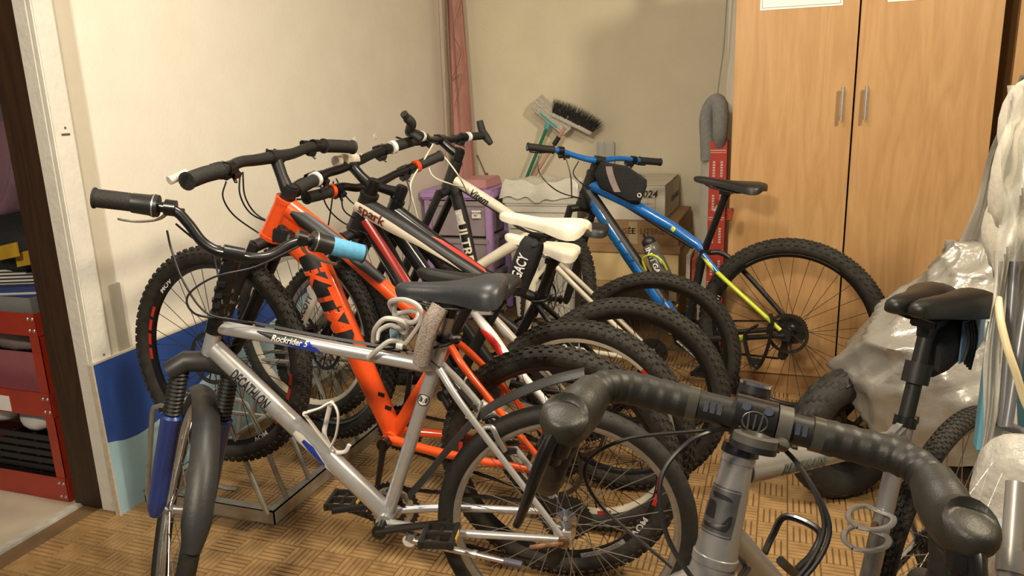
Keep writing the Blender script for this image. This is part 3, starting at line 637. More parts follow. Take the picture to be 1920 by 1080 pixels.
def rimband(wo,t0,t1,r0,r1,side,m,name='rim_decal'):
    mb=MB(); n=max(3,int(abs(t1-t0)/.06)); y=side*.0131; vs=[]
    for i in range(n+1):
        t=t0+(t1-t0)*i/n
        for r in (r0,r1): vs.append((r*math.cos(t),y-side*.0012*(0),r*math.sin(t)))
    nn=len(vs); vs+=[(v[0],v[1]-side*.002,v[2]) for v in vs]
    fs=[]
    for i in range(n): fs+=[(2*i,2*i+1,2*i+3,2*i+2),(nn+2*i,nn+2*i+2,nn+2*i+3,nn+2*i+1),(2*i,2*i+2,nn+2*i+2,nn+2*i),(2*i+1,nn+2*i+1,nn+2*i+3,2*i+3)]
    mb.add(vs,fs); return obj(name,mb,m,wo)
class Bike:
    def __init__(s,label,R,P,Fm,group='parked bicycles'):
        s.R=R; s.P=np.asarray(P,float); s.F=Fm; s.O=s.P-A_(0,0,R)
        s.root=thing('bicycle',label,'bicycle',group=group,mt=M4(Fm.T,s.O)); s.rh=s.L(s.P); s.frame=None
    def L(s,w): return s.F@(np.asarray(w,float)-s.O)
    def Wd(s,l): return s.O+s.F.T@np.asarray(l,float)
    def p(s,px,py,off=0.): return s.L(onplane(px,py,s.F[1],s.P+s.F[1]*off))
    def pd(s,px,py,z): return s.L(at(px,py,z))
    def part(s,name,mb,m,parent=None,**k): return obj(name,mb,m,parent or s.root,**k)
    def tube(s,name,pts,r,m,seg=16,flat=1.,parent=None,sm=0,up=None,label=None):
        if sm: pts=catmull(pts,sm); 
        if not np.isscalar(r) and len(r)!=len(pts): r=np.interp(np.linspace(0,1,len(pts)),np.linspace(0,1,len(r)),r)
        b=MB(); b.tube(pts,r,seg,flat=flat,up=up); return s.part(name,b,m,parent or s.frame,label=label)
    def setup(s,ht,hb,bb,steer,m,hr=.02,hr2=None):
        s.ht,s.hb,s.bb=[np.asarray(x,float) for x in(ht,hb,bb)]; s.ax=nrm(s.ht-s.hb); s.st=math.radians(steer)
        s.a=rotv(EY,s.ax,s.st); s.f=np.cross(s.a,s.ax)
        b=MB(); b.tube([s.hb,s.hb+s.ax*.012,s.hb+s.ax*.013,s.ht-s.ax*.013,s.ht-s.ax*.012,s.ht],[(hr2 or hr)*1.07,(hr2 or hr)*1.07,hr2 or hr,hr,hr*1.07,hr*1.07],22)
        s.frame=s.part('frame',b,m); b=MB(); b.tube([s.bb-EY*.036,s.bb+EY*.036],.022,18); s.part('bottom_bracket',b,m,s.frame)
    def fork(s,hub,top_m,low_m,crown_m,gap=.058,rt=.015,rl=.0185,split=.42,boots=None,arch=True):
        hub=np.asarray(hub,float); cr=s.hb-s.ax*.022; up=nrm(cr-hub)
        b=MB(); b.tube([cr-s.a*gap,cr-s.a*gap*.5+s.ax*.008,cr+s.ax*.014,cr+s.a*gap*.5+s.ax*.008,cr+s.a*gap],.021,14,flat=.8); b.tube([cr,s.hb],.02,14); fk=s.part('fork',b,crown_m)
        s.legs=[]
        for sg in(-1,1):
            A=cr+s.a*gap*sg+s.ax*.012; B=hub+s.a*gap*sg; Mi=A+(B-A)*split
            b=MB(); b.tube([A,Mi+(B-A)*.03],rt,14); s.part('stanchion',b,top_m,fk)
            b=MB(); e=nrm(B-A); b.tube([Mi,Mi+e*.006,Mi+e*.02,B-e*.05,B-e*.01,B+e*.018],[rl*.9,rl*1.12,rl,rl*.95,rl*.9,rl*.55],14); lg=s.part('fork_leg',b,low_m,fk); s.legs.append((Mi,B,lg))
            b=MB(); b.tube([B-s.a*.012,B+s.a*.012],.012,12); s.part('dropout',b,low_m,fk)
            if boots:
                b=MB(); pts=[];rr=[]
                for k in range(27): pts.append(A+(Mi-A)*(.02+.98*k/26)); rr.append(rt*1.55 if k%2 else rt*1.15)
                b.tube(pts,rr,14); s.part('fork_boot',b,boots,fk)
        if arch:
            M1=cr+s.a*gap+s.ax*.012; q=[s.legs[0][0],s.legs[0][0]*.75+s.legs[1][0]*.25+s.ax*.05+s.f*.03,(s.legs[0][0]+s.legs[1][0])/2+s.ax*.062+s.f*.035,s.legs[0][0]*.25+s.legs[1][0]*.75+s.ax*.05+s.f*.03,s.legs[1][0]]
            b=MB(); b.tube(catmull(q,5),.011,10); s.part('fork_arch',b,low_m,fk)
        s.fk=fk; return fk
    def bars(s,clamp,hw,Lpx,Rpx,bar_m,grip_m,glen=.125,grip_r=.0165,bar_r=.0125,thick=.0158,stem_m=None,rise=.03,gripmats=None,ld=1.,lever_m=None,lev=True,shift=True,ends=None,rings=None):
        c=np.asarray(clamp,float); cw=s.Wd(c); zc=dep(cw); aw=s.F.T@s.a
        b=MB(); q=s.ht+s.ax*rise; b.tube([s.ht,q+s.ax*.02],.0185,16); b.tube([q+s.ax*.004,(q+c)/2,c],[.021,.017,.018],14); b.tube([q-s.ax*.016,q+s.ax*.026],.0225,16); b.tube([c-s.a*.024,c+s.a*.024],.0205,16); b.tube([q+s.ax*.026,q+s.ax*.032],.018,16)
        for sg in(-1,1): b.tube([c+s.a*.016*sg+s.f*.018+s.ax*.01,c+s.a*.016*sg+s.f*.024+s.ax*.01],.004,7)
        s.part('stem',b,stem_m or bar_m)
        s.tips={}
        allp=[]
        for sg,pxs in((1,Lpx),(-1,Rpx)):
            e=pxs[-1]; r=ray(*e); o=C-cw; bb=2*r@o/(r@r); cc=(o@o-hw**2)/(r@r); D=max(0,bb*bb-4*cc)
            cand=[C+r*((-bb+k*D**.5)/2) for k in(-1,1)]; E=max(cand,key=lambda P:np.dot(P-cw,aw)*sg); ze=dep(E)
            cp=A_(*[960+F*(M.T@(cw-C))[0]/zc,540+F*(M.T@(cw-C))[1]/zc]); ls=[0.]; prev=cp
            for q in pxs: ls.append(ls[-1]+np.linalg.norm(A_(*q)-prev)); prev=A_(*q)
            pts=[c]+[s.pd(*q,zc+(ze-zc)*l/ls[-1]) for q,l in zip(pxs,ls[1:])]
            allp.append(pts)
        path=[p for p in reversed(allp[0][1:])]+[c]+allp[1][1:]
        sm=catmull(path,7); mid=min(range(len(sm)),key=lambda i:np.linalg.norm(sm[i]-c))
        rr=[bar_r+(thick-bar_r)*math.exp(-(np.linalg.norm(p-c)/.07)**2) for p in sm]
        b=MB(); b.tube(sm,rr,14); hb=s.part('handlebar',b,bar_m)
        for sg,sub in((1,sm[:mid+1]),(-1,sm[mid:][::-1])):
            g=[sub[0]]; acc=0
            for k in range(1,len(sub)):
                l=np.linalg.norm(sub[k]-sub[k-1]); 
                if acc+l>glen: g.append(sub[k-1]+(sub[k]-sub[k-1])*((glen-acc)/l)); acc=glen; break
                acc+=l; g.append(sub[k])
            d=nrm(g[0]-g[-1]); s.tips[sg]=(g[0],g[-1],d)
            gm=(gripmats or {}).get(sg,grip_m); n=22; pts=[g[-1]+(g[0]-g[-1])*k/n for k in range(n+1)]
            gc=catmull(g,4) if len(g)>2 else pts
            b=MB(); rad=[grip_r*(1.12 if k in(0,1,len(gc)-1,len(gc)-2) else (1.0 if k%2 else .96)) for k in range(len(gc))]; b.tube(gc,rad,16); s.part('grip',b,gm)
            if rings: b=MB(); b.tube([g[-1]-d*.012,g[-1]+d*.004],grip_r*1.22,16); s.part('grip_ring',b,rings)
            if lev:
                p0=g[-1]-d*.035; fw=nrm(s.f-d*np.dot(s.f,d)); dn=-s.ax*ld
                b=MB(); b.tube([p0-d*.012,p0+d*.012],.0195,14); b.tube([p0+fw*.012,p0+fw*.034+dn*.012+d*.01],[.013,.011],10); b.tube([p0+fw*.03+dn*.01-d*.025,p0+fw*.034+dn*.012+d*.02],.010,10); lv=s.part('brake_lever',b,K['black'])
                b=MB(); b.tube(catmull([p0+fw*.034+dn*.014+d*.01,p0+fw*.052+dn*.030+d*.035,p0+fw*.050+dn*.036+d*.075,p0+fw*.046+dn*.036+d*.105,p0+fw*.054+dn*.037+d*.122],4),[.0065]*4+[.0055]*13,8,flat=.6); s.part('lever_blade',b,lever_m or K['black'],lv)
            if shift:
                p0=g[-1]-d*.012-d*.05; b=MB(); b.tube([p0+dn*.012-d*.008,p0+dn*.024+d*.03],[.016,.013],10); b.tube([p0+dn*.02+d*.0,p0+dn*.03-s.f*.03+d*.012],[.006,.005],8,flat=.5); b.box(p0+dn*.018-s.f*.012,(.03,.022,.014),np.stack([d,s.f,s.ax],1)); s.part('shifter',b,K['plastic'])
        return hb
    def saddle(s,N,T,w,m,h=.045,notch=0,post_top=None,post_bot=None,post_r=.0145,post_m=None,skirt=.6,rail_m=None):
        N=np.asarray(N,float); T=np.asarray(T,float); d=nrm(T-N); L=np.linalg.norm(T-N); u=nrm(np.cross(EY,d)); u=u if u[2]>0 else -u
        S=[0,.02,.06,.15,.3,.45,.58,.70,.80,.88,.95,.985,1.]; Wd=[.08,.19,.26,.30,.32,.40,.55,.78,.95,1.0,.90,.72,.35]; Hh=[.15,.40,.55,.62,.62,.66,.74,.86,.96,1.,.92,.72,.4]; Zt=[-.10,0,.05,.05,0,-.02,.0,.05,.10,.12,.08,.0,-.14]
        secs=[]
        for q,ww,hh,zt in zip(S,Wd,Hh,Zt):
            hw=w/2*ww; o=N+d*L*q+u*h*zt; ring=[]
            for k in range(13):
                t=math.pi*k/12; y=hw*math.copysign(abs(math.cos(t))**.75,math.cos(t)); z=-h*hh*(1-abs(math.sin(t))**.55)
                nd=h*.34*math.exp(-(y/(w*.10))**2)*(notch if .35<q<1.01 else notch*.3)
                ring.append(o+EY*y+u*(z-nd))
            ring+=[o-EY*hw*.55-u*h*hh*skirt*.75,o-EY*0-u*h*hh*skirt*.6,o+EY*hw*.55-u*h*hh*skirt*.75]
            secs.append(ring)
        b=MB(); b.loft(secs); sd=s.part('saddle',b,m,ang=70)
        cl=np.asarray(post_top,float) if post_top is not None else N+d*L*.58-u*h*1.1
        b=MB()
        for sg in(-1,1): b.tube(catmull([N+d*L*.1-u*h*.3+EY*.006*sg,N+d*L*.25-u*h*.75+EY*.018*sg,N+d*L*.45-u*h*.95+EY*.022*sg,N+d*L*.7-u*h*.95+EY*.022*sg,N+d*L*.9-u*h*.45+EY*.03*sg],4),.0038,7)
        s.part('rail',b,rail_m or K['black'],sd)
        if post_bot is not None:
            pb=np.asarray(post_bot,float); e=nrm(cl-pb)
            b=MB(); b.tube([pb-e*.06,cl-e*.02],post_r,16); po=s.part('seatpost',b,post_m or K['black'])
            b=MB(); b.tube([cl-e*.03,cl+e*.005],[post_r*1.05,post_r*1.3],14); b.box(cl+u*.006,(.045,.05,.018),np.stack([d,EY,u],1)); b.box(cl+u*.018,(.04,.045,.008),np.stack([d,EY,u],1)); s.part('seat_clamp',b,K['black'],po)
        return sd
    def collar(s,p,q,r,m,lever=True):
        d=nrm(np.asarray(q)-np.asarray(p)); b=MB(); b.tube([p,np.asarray(p)+d*.016],r*1.28,18)
        if lever: b.tube([np.asarray(p)+d*.008-EX*r*1.2,np.asarray(p)+d*.008-EX*(r*1.2+.02)],.008,8); b.tube(catmull([np.asarray(p)+d*.008-EX*(r*1.2+.012)+EY*.012,np.asarray(p)+d*.0+EY*.03-EX*.02,np.asarray(p)-d*.01+EY*.034+EX*.02],4),.004,7)
        return s.part('seat_collar',b,m)
    def stays(s,top,hub,bb,m,rs=.0085,rc=.010,gap=.062,tg=.02,bend=None,cs_m=None,near_ss_m=None):
        for sg in(-1,1):
            t=np.asarray(top)+EY*tg*sg; h=np.asarray(hub)+EY*gap*sg; 
            pts=[t,t+(h-t)*.25+EY*.018*sg,h]
            s.tube('seat_stay',pts,[rs*1.1,rs,rs*.85],near_ss_m if near_ss_m and sg>0 else m,12,sm=5)
            q=np.asarray(bb)+EY*.03*sg; pts=[q,q+(h-q)*.35+EY*.016*sg,h]
            s.tube('chain_stay',pts,[rc*1.15,rc,rc*.8],cs_m or m,12,sm=5)
            b=MB(); b.box(h+A_(0,0,.0),(.035,.006,.04)); b.tube([h-EY*.006,h+EY*.008*sg*1.2],.009,10); s.part('dropout',b,m,s.frame)
    def drive(s,ang=.15,ring_r=(.085,.068,.050),arm_m=None,ped_m=None,arm=.172,hub=None,chain=True,near_ped=True,derail=True):
        arm_m=arm_m or K['black']; bb=s.bb; hub=s.rh if hub is None else hub
        for k,r in enumerate(ring_r):
            y=-.046+.007*k; nT=int(2*math.pi*r/.0127); vs=[]
            for i in range(nT*2): t=math.pi*i/nT; rr=r if i%2 else r-.006; vs.append(bb+A_(rr*math.cos(t),y,rr*math.sin(t)))
            inn=[bb+A_((r-.016)*math.cos(math.pi*i/nT),y,(r-.016)*math.sin(math.pi*i/nT)) for i in range(nT*2)]
            b=MB(); n2=nT*2; off=A_(0,.002,0); V=vs+inn+[v+off for v in vs]+[v+off for v in inn]
            fs=[]
            for i in range(n2): j=(i+1)%n2; fs+=[(i,j,n2+j,n2+i),(2*n2+i,3*n2+i,3*n2+j,2*n2+j),(i,2*n2+i,2*n2+j,j),(n2+i,n2+j,3*n2+j,3*n2+i)]
            b.add(V,fs)
            for i in range(4): t=ang+i*math.pi/2+.4; b.tube([bb+A_(.01*math.cos(t),y+.001,.01*math.sin(t)),bb+A_((r-.01)*math.cos(t),y+.001,(r-.01)*math.sin(t))],.006,5,flat=.3)
            s.part('chainring',b,K['rimgrey'] if k==1 else K['black'])
        for sg,a2 in((1,ang),(-1,ang+math.pi)):
            d=A_(math.cos(a2),0,math.sin(a2)); A=bb+EY*.068*sg; B=A+d*arm+EY*.012*sg
            b=MB(); b.tube([bb,A],.012,12); b.tube([A-EY*.012*sg,A+EY*.010*sg],.019,14); b.tube([A-d*.006,A+(B-A)*.3,A+(B-A)*.85,B+d*.01],[.017,.014,.0125,.0135],12,flat=.62); ca=s.part('crank_arm',b,arm_m)
            if sg<0 or near_ped:
                P=B+EY*.055*sg; b=MB()
                b.tube([B,P+EY*.042*sg],.006,8)
                for x in(-.036,.036): b.box(P+A_(x,0,0),(.012,.094,.020))
                for y in(-.04,0,.04): b.box(P+A_(0,y,0),(.07,.010,.018))
                pd=s.part('pedal',b,ped_m or K['plastic'],ca,bevel=.002)
                for x in(-.0425,.0425): b=MB(); b.box(P+A_(x,0,0),(.002,.04,.011)); s.part('reflector',b,K['yellow'],ca)
        if chain:
            y=-.040; r1=ring_r[min(1,len(ring_r)-1)]; r2=.034; h=np.asarray(hub); d=nrm(h-bb); n=nrm(np.cross(EY,d)); n=n if n[2]>0 else -n
            lo=h+A_(.035,0,-.12); path=[bb+n*r1+EY*y,h+n*r2+EY*y,h-d*-r2+EY*y,h-n*r2*.6+A_(.03,y,-.01),lo+A_(-.02,y,.0),lo+A_(.02,y,-.02),bb-n*r1+EY*y,bb-d*r1+EY*y]
            pts=[]
            for i in range(len(path)):
                A=path[i]; B=path[(i+1)%len(path)]; l=np.linalg.norm(B-A); k=max(1,int(l/.0127))
                for j in range(k): pts.append(A+(B-A)*j/k)
            b=MB()
            for i in range(0,len(pts)):
                A=pts[i]; B=pts[(i+1)%len(pts)]; e=nrm(B-A); w=np.cross(e,EY); yy=.0032 if i%2 else .0022
                R_=np.stack([e,EY,w],1)
                for q in(-1,1): b.box((A+B)/2+EY*yy*q,(np.linalg.norm(B-A)*1.15,.001,.0078),R_)
            s.part('chain',b,K['chain'],kind='stuff')
            if derail:
                b=MB(); J=h+A_(.008,y,-.028); b.box(J,(.03,.02,.035)); b.tube([J,h+A_(.03,y,-.06)],.013,10); 
                for c0 in (h+A_(.022,y,-.062),lo+A_(0,y,-.004)): b.lathe([(.019,-.004),(.019,.004),(.006,.006),(.0,.006)],c0,EY,16)
                b.prism([h+A_(.012,y+.006,-.05),h+A_(.036,y+.006,-.055),lo+A_(.018,y+.006,0),lo+A_(.0,y+.006,-.022),lo+A_(-.016,y+.006,0)],(0,.002,0)); s.part('derailleur',b,K['plastic'])
    def cable(s,pts,r=.0026,m=None,name='cable'):
        b=MB(); b.tube(catmull(pts,7),r,7); return s.part(name,b,m or K['ink'])
def fitbike(label,R,rh,fh,WB,floor_front=False):
    P=onz(*rh,R); r=ray(*fh); o=C-P; a=r@r; b=2*r@o; c=o@o-WB*WB; D=max(0,b*b-4*a*c); Q=C+r*((-b+D**.5)/2/a)
    if floor_front: Q[2]=R
    e1=nrm(Q-P); e3=nrm(np.cross(EZ,e1)); B=Bike(label,R,P,np.stack([e1,e3,np.cross(e1,e3)])); B.fh=B.L(Q); return B

# ---------------------------------------------------------------- 1 silver city-tyred mountain bike
B=fitbike('silver mountain bicycle with blue fork legs and one sky-blue grip, nearest on the left',.325,(1060,985),(337,950),1.03,True); s1=B
B.setup(B.p(408,598),B.p(389,676),B.p(727,968),-59,K['silver'],.0185,.0195)
st=B.p(832,634)
def dpx(b,px,py): return b.p(px,py)
B.tube('top_tube',[B.p(404,612),B.p(560,640),B.p(815,688)],.0175,K['silver'],20); tt=(B.p(404,612),B.p(815,688))
dA,dB=B.p(401,652),B.p(727,962); dt=B.tube('down_tube',[dA,dB],.0245,K['silver'],24)
sA,sB=B.p(727,962),st; B.tube('seat_tube',[sA,sB],.0172,K['silver'],20)
B.stays(B.p(826,688),B.rh,B.bb,K['silver'],.0088,.0105,.062,.016)
B.fork(B.fh,K['black'],K['fork_blue'],K['greyfork'],.060,.0155,.026,.34,boots=K['satin'],arch=False)
b=MB(); B_=B; cr=B.hb-B.ax*.022; e=nrm(cr-B.fh)
# crown shield
b.tube([cr-B.a*.082-e*.02,cr-B.a*.05+e*.012,cr+e*.02,cr+B.a*.05+e*.012,cr+B.a*.082-e*.02],[.028,.03,.03,.03,.028],14,flat=.9); B.part('crown_cover',b,K['greyfork'],B.fk)
wf=wheel(B.root,B.fh,B.a,EZ,.325,.023,'slick',K['rubber'],K['rimgrey'],K['spoke'],32,hub_m=K['alu'],deep=.018)
wr=wheel(B.root,B.rh,EY,EZ,.325,.023,'slick',K['rubber'],K['rimgrey'],K['spoke'],32,cass=1,hub_m=K['chrome'],deep=.018,flr=.028)
# front mudguard over the trailing half of the wheel
rr=.337; secs=[]; fw=nrm(np.cross(B.a,EZ)); upw=np.cross(fw,B.a)
for k in range(20):
    t=math.radians(62+ (171-62)*k/19); o=B.fh+rr*(fw*math.cos(t)+upw*math.sin(t)); n=fw*math.cos(t)+upw*math.sin(t); w=.034*min(1,.62+.2*min(k,19-k))
    ring=[o+B.a*w*x-n*.016*abs(x)**2 for x in np.linspace(-1,1,9)]+[o+B.a*w*x-n*(.016*abs(x)**2+.003) for x in np.linspace(1,-1,9)]; secs.append(ring)
b=MB(); b.loft(secs); B.part('mudguard',b,K['fender'],label='long charcoal mudguard over the turned front wheel',ang=50)
# rear mudguard strap
mp=[B.p(*q) for q in((764,924),(800,882),(850,820),(900,768),(960,734),(1030,706),(1095,690))]; mp=catmull(mp,5); secs=[]
for i,p in enumerate(mp):
    t=nrm(mp[min(i+1,len(mp)-1)]-mp[max(i-1,0)]); n=np.cross(EY,t); n=n if n[2]>0 else -n; w=.026 if i>8 else .020
    secs.append([p+EY*w*x-n*.012*x*x for x in np.linspace(-1,1,7)]+[p+EY*w*x-n*(.012*x*x+.003) for x in np.linspace(1,-1,7)])
b=MB(); b.loft(secs); B.part('mudguard',b,K['fender'],label='charcoal clip-on rear mudguard',ang=50)
# quill column with padded cover
col=[B.ht,B.p(414,575),B.p(421,535),B.p(427,495)]
b=MB(); b.tube(col,[.021,.019,.018,.016],16)
for px,py in((412,588),(416,565),(420,545)): q=B.p(px,py); b.tube([q-B.ax*.004,q+B.ax*.004],.0235,16)
B.part('stem_riser',b,K['black'])
q=B.p(415,562); b=MB()
for k,(px,py) in enumerate(((409,590),(413,572),(417,553),(421,533))):
    b.tube([B.p(px,py)-B.f*.0+EY*.018,B.p(px+1,py-8)+EY*.018],.011,10)
B.part('cable_stop',b,K['plastic'])
B.bars(B.p(437,477),.335,[(405,470),(378,452),(352,418),(322,393),(250,380),(176,371)],[(470,484),(508,480),(545,458),(585,452),(632,464),(682,476)],K['black'],K['grip'],.135,.0225,.0125,.0135,ld=1.7,rise=-.02,stem_m=K['black'],lever_m=K['alu'],shift=False,gripmats=None)
# right grip is foam blue; twist shifter drums
for sg in(1,-1):
    tp,inn,d=B.tips[sg]; b=MB(); b.tube([inn-d*.008,inn+d*.004,inn+d*.012,inn+d*.05],[.0265,.0275,.025,.0235],18); B.part('twist_shifter',b,K['plastic'])
    b=MB(); b.tube([inn-d*.0,inn+d*.003],.0282,18); B.part('indicator_ring',b,K['alu'])
tp,inn,d=B.tips[-1]; b=MB(); b.tube([inn+d*.045,inn+d*.05,tp-d*.004,tp+d*.002],[.0235,.0245,.0235,.021],18); B.part('foam_grip',b,K['grip_blue'],label='sky-blue foam grip')
B.saddle(B.p(741,533),B.p(948,522),.175,K['saddle'],.062,0,post_top=B.p(848,572),post_bot=st,post_r=.0138,post_m=K['alu'],skirt=.9)
B.collar(st-B.ax*.006,st+B.ax*.02,.0185,K['black'])
B.drive(math.radians(168),(.075,.06,.045))
# kickstand
k0=B.p(772,998,.05); k1=B.p(768,1012,.055); k2=B.p(945,1052,.09); b=MB(); b.tube([k0,k1],.014,10); b.tube([k1,k1+(k2-k1)*.68],.0085,12); b.tube([k1+(k2-k1)*.68,k1+(k2-k1)*.72],.0115,12); b.tube([k1+(k2-k1)*.72,k2],.0068,12); ks=B.part('kickstand',b,K['alu'])
b=MB(); b.tube([k2,k2+nrm(k2-k1)*.045],.0095,12); B.part('foot',b,mat('bluish_plastic',(.08,.08,.12),.5),ks)
b=MB(); b.lathe([(.017,-.006),(.017,.006),(.006,.008),(0,.008)],k1,EY,14); B.part('pivot',b,K['white'],ks)
# rear caliper arms and quick release
b=MB()
for sg in(-1,1): b.tube(catmull([B.p(900,795)+EY*.03*sg,B.p(925,790)+EY*.034*sg,B.p(938,812)+EY*.036*sg,B.p(950,835)+EY*.03*sg],4),.007,8)
b.tube([B.p(898,768)+EY*.045,B.p(898,768)-EY*.045],.004,8); B.part('rim_brake',b,K['alu'])
b=MB()
for sg in(-1,1): b.box(B.p(952,838)+EY*.022*sg,(.05,.008,.012))
B.part('brake_pad',b,K['satin'])
b=MB(); b.tube([B.rh+EY*.07,B.rh+EY*.082],.014,14); b.tube([B.rh+EY*.08,B.rh+EY*.085+A_(.08,0,-.012)],.006,8); B.part('quick_release',b,K['rust'])
# decals
mp_=tubemap(dA,dB,.0245,EY,0); L=np.linalg.norm(dB-dA)
ud=float(np.dot(B.p(489,711)-dA,nrm(dB-dA)))
maptext('lettering','DECATHLON',.042,tubemap(dA,dB,.0245,EY,ud,.0),K['ink'],dt,sx=.47)
u0=float(np.dot(B.p(577,785)-dA,nrm(dB-dA))); u1=float(np.dot(B.p(650,880)-dA,nrm(dB-dA)))
patch('decal',tubemap(dA,dB,.0245,EY,0),[(u0,-.010,.006),(u0+.02,-.026,.010),(u0+.08,-.030,.004),((u0+u1)/2+.04,-.032,-.008),(u1,-.034,-.020),(u1+.06,-.037,-.034)],K['white'],dt)
patch('decal',tubemap(dA,dB,.0245,EY,0,lift=.0014),[(u0+.03,-.006,.004),(u0+.06,-.014,.006),(u0+.10,-.018,-.004),(u1-.01,-.028,-.020)],K['lettb'],dt)
patch('decal',tubemap(dA,dB,.0245,EY,0,lift=.0016),[(u0,-.012,-.010),(u0+.03,-.028,-.025),(u0+.1,-.033,-.031),(u1+.06,-.040,-.037)],K['ink'],dt)
tA,tB=tt; ttd=nrm(tB-tA); fo=lambda px,py: float(np.dot(B_.p(px,py)-tA,ttd))
tto=[o for o in B.frame.children if o.name.startswith('top_tube')][0]
patch('decal',tubemap(tA,tB,.0175,EY,0),[(fo(488,625),.012,.014),(fo(520,634),-.001,.016),(fo(560,640),-.012,.015),(fo(585,645),-.018,.012),(fo(600,648),-.019,-.002),(fo(610,650),-.019,-.017)],K['lettb'],tto)
patch('decal',tubemap(tA,tB,.0175,EY,0,lift=.0012),[(fo(486,625),.011,.015),(fo(515,632),.000,.017),(fo(560,640),-.002,.016),(fo(580,645),.010,.013)],K['ink'],tto)
maptext('lettering','Rockrider 5',.020,tubemap(tA,tB,.0175,EY,fo(549,637),.005,.002),K['lettw'],tto,slant=.25,sx=.95)
sd=nrm(sB-sA); seat=[o for o in B.frame.children if o.name.startswith('seat_tube')][0]; us=float(np.dot(B.p(794,744)-sA,sd))
mpS=tubemap(sA,sB,.0172,EY,us); 
b=MB(); b.add([mpS(0,0)]+[mpS(.0165*math.sin(t),.0165*math.cos(t)) for t in np.linspace(0,2*math.pi,25)[:-1]],[(0,1+i,1+(i+1)%24) for i in range(24)]); B.part('badge',b,K['white'],seat)
mpS2=tubemap(sA,sB,.0172,EY,us,lift=.0014); b=MB(); b.add([mpS2(r*math.sin(t),r*math.cos(t)) for t in np.linspace(0,2*math.pi,25)[:-1] for r in(.0135,.016)],[(2*i,2*i+1,(2*i+3)%48,(2*i+2)%48) for i in range(24)]); B.part('badge_ring',b,K['ink'],seat)
maptext('badge_text','3.1',.017,lambda x,y:mpS2(y,-x),K['ink'],seat)
# bottle cage
cg=[lambda px,py,o=0.:B_.p(px,py,o)][0]; W_=K['white']; b=MB()
b.tube(catmull([cg(572,778,.012),cg(600,815,.014),cg(625,845,.012)],4),.006,8,flat=.6); b.tube(catmull([cg(572,775,.03),cg(600,765,.04),cg(622,755,.03),cg(634,778,.038),cg(630,815,.036),cg(620,838,.02)],6),.0062,8,flat=.5)
b.tube(catmull([cg(576,772,-.03),cg(602,765,-.04),cg(618,758,-.03),cg(612,790,-.038),cg(608,815,-.03),cg(618,838,-.01)],6),.0062,8,flat=.5)
b.tube(catmull([cg(620,838,.0),cg(632,848,.0),cg(648,846,.0),cg(655,834,.0)],5),.0055,8); b.tube([cg(622,755,.03),cg(618,758,-.03)],.006,8); b.tube([cg(572,776,.03),cg(572,776,-.03)],.007,8); B.part('bottle_cage',b,W_)
zc=dep(B.Wd(B.p(437,477)))
B.cable([B.pd(313,432,zc-.05),B.pd(322,470,zc-.04),B.pd(345,530,zc-.05),B.pd(385,585,zc-.05),B.pd(440,600,zc-.03),B.p(470,604,.02)])
B.cable([B.pd(330,420,zc-.05),B.pd(360,445,zc),B.pd(395,470,zc+.04),B.pd(410,520,zc+.02),B.p(417,570,.02)])
B.cable([B.pd(560,462,zc+.05),B.pd(480,500,zc+.0),B.pd(400,520,zc-.05),B.pd(352,555,zc-.06),B.pd(365,588,zc-.05),B.pd(420,598,zc-.02),B.p(480,606,.02)])
for o in(-.006,0.,.006): B.cable([B.p(478,609)+A_(0,o,.005),B.p(600,634)+A_(0,o,.006),B.p(770,665)+A_(0,o,.008),B.p(815,684)+A_(0,o+.01,.012),B.p(850,715)+A_(0,o+.018,.006),B.p(900,768)+A_(0,o+.02,0)],.0017)
# ---- cable lock draped on the top tube
lk=thing('cable_lock','coiled grey cable lock with woven sleeve draped over the silver top tube','lock',mt=B.root.matrix_world.copy()); LB=lk
lm=mat('grey_cable_sheath',(.46,.44,.42),.4,0,.06,40)
def lt(*q): return [B_.p(px,py,o) for px,py,o in q]
b=MB(); b.tube(catmull(lt((752,549,.0),(741,566,-.01),(740,590,-.02),(752,600,.02),(775,604,.04),(785,590,.03),(770,583,.0),(745,588,-.03),(735,580,-.02),(732,566,.0),(758,562,.03),(785,575,.045),(790,600,.04),(772,630,.035),(760,645,.03)),6),.0062,8); obj('coil',b,lm,lk)
b=MB(); b.tube(catmull(lt((700,640,.03),(703,618,.05),(722,598,.055),(750,602,.05),(765,615,.03),(760,625,.0),(735,610,-.02),(712,620,-.02),(706,640,.0)),6),.0062,8); obj('coil',b,lm,lk)
b=MB(); b.tube(catmull(lt((690,671,.03),(708,656,.035),(730,640,.03),(748,641,.02),(758,645,.02)),6),.0062,8); obj('coil',b,lm,lk)
b=MB(); b.tube(lt((744,646,.02),(756,649,.02)),.010,10); obj('ferrule',b,K['white'],lk)
b=MB(); b.tube(catmull(lt((826,575,.04),(812,600,.05),(798,640,.05),(790,680,.045)),5),.0215,16); obj('woven_sleeve',b,mat('grey_brown_weave',(.36,.31,.27),.85,0,.5,330,bump=.6,bscale=420),lk)
b=MB(); b.box(B_.p(743,628,-.03),(.03,.02,.04)); obj('lock_body',b,mat('pale_blue_plastic',(.22,.34,.40),.5),lk,bevel=.005)

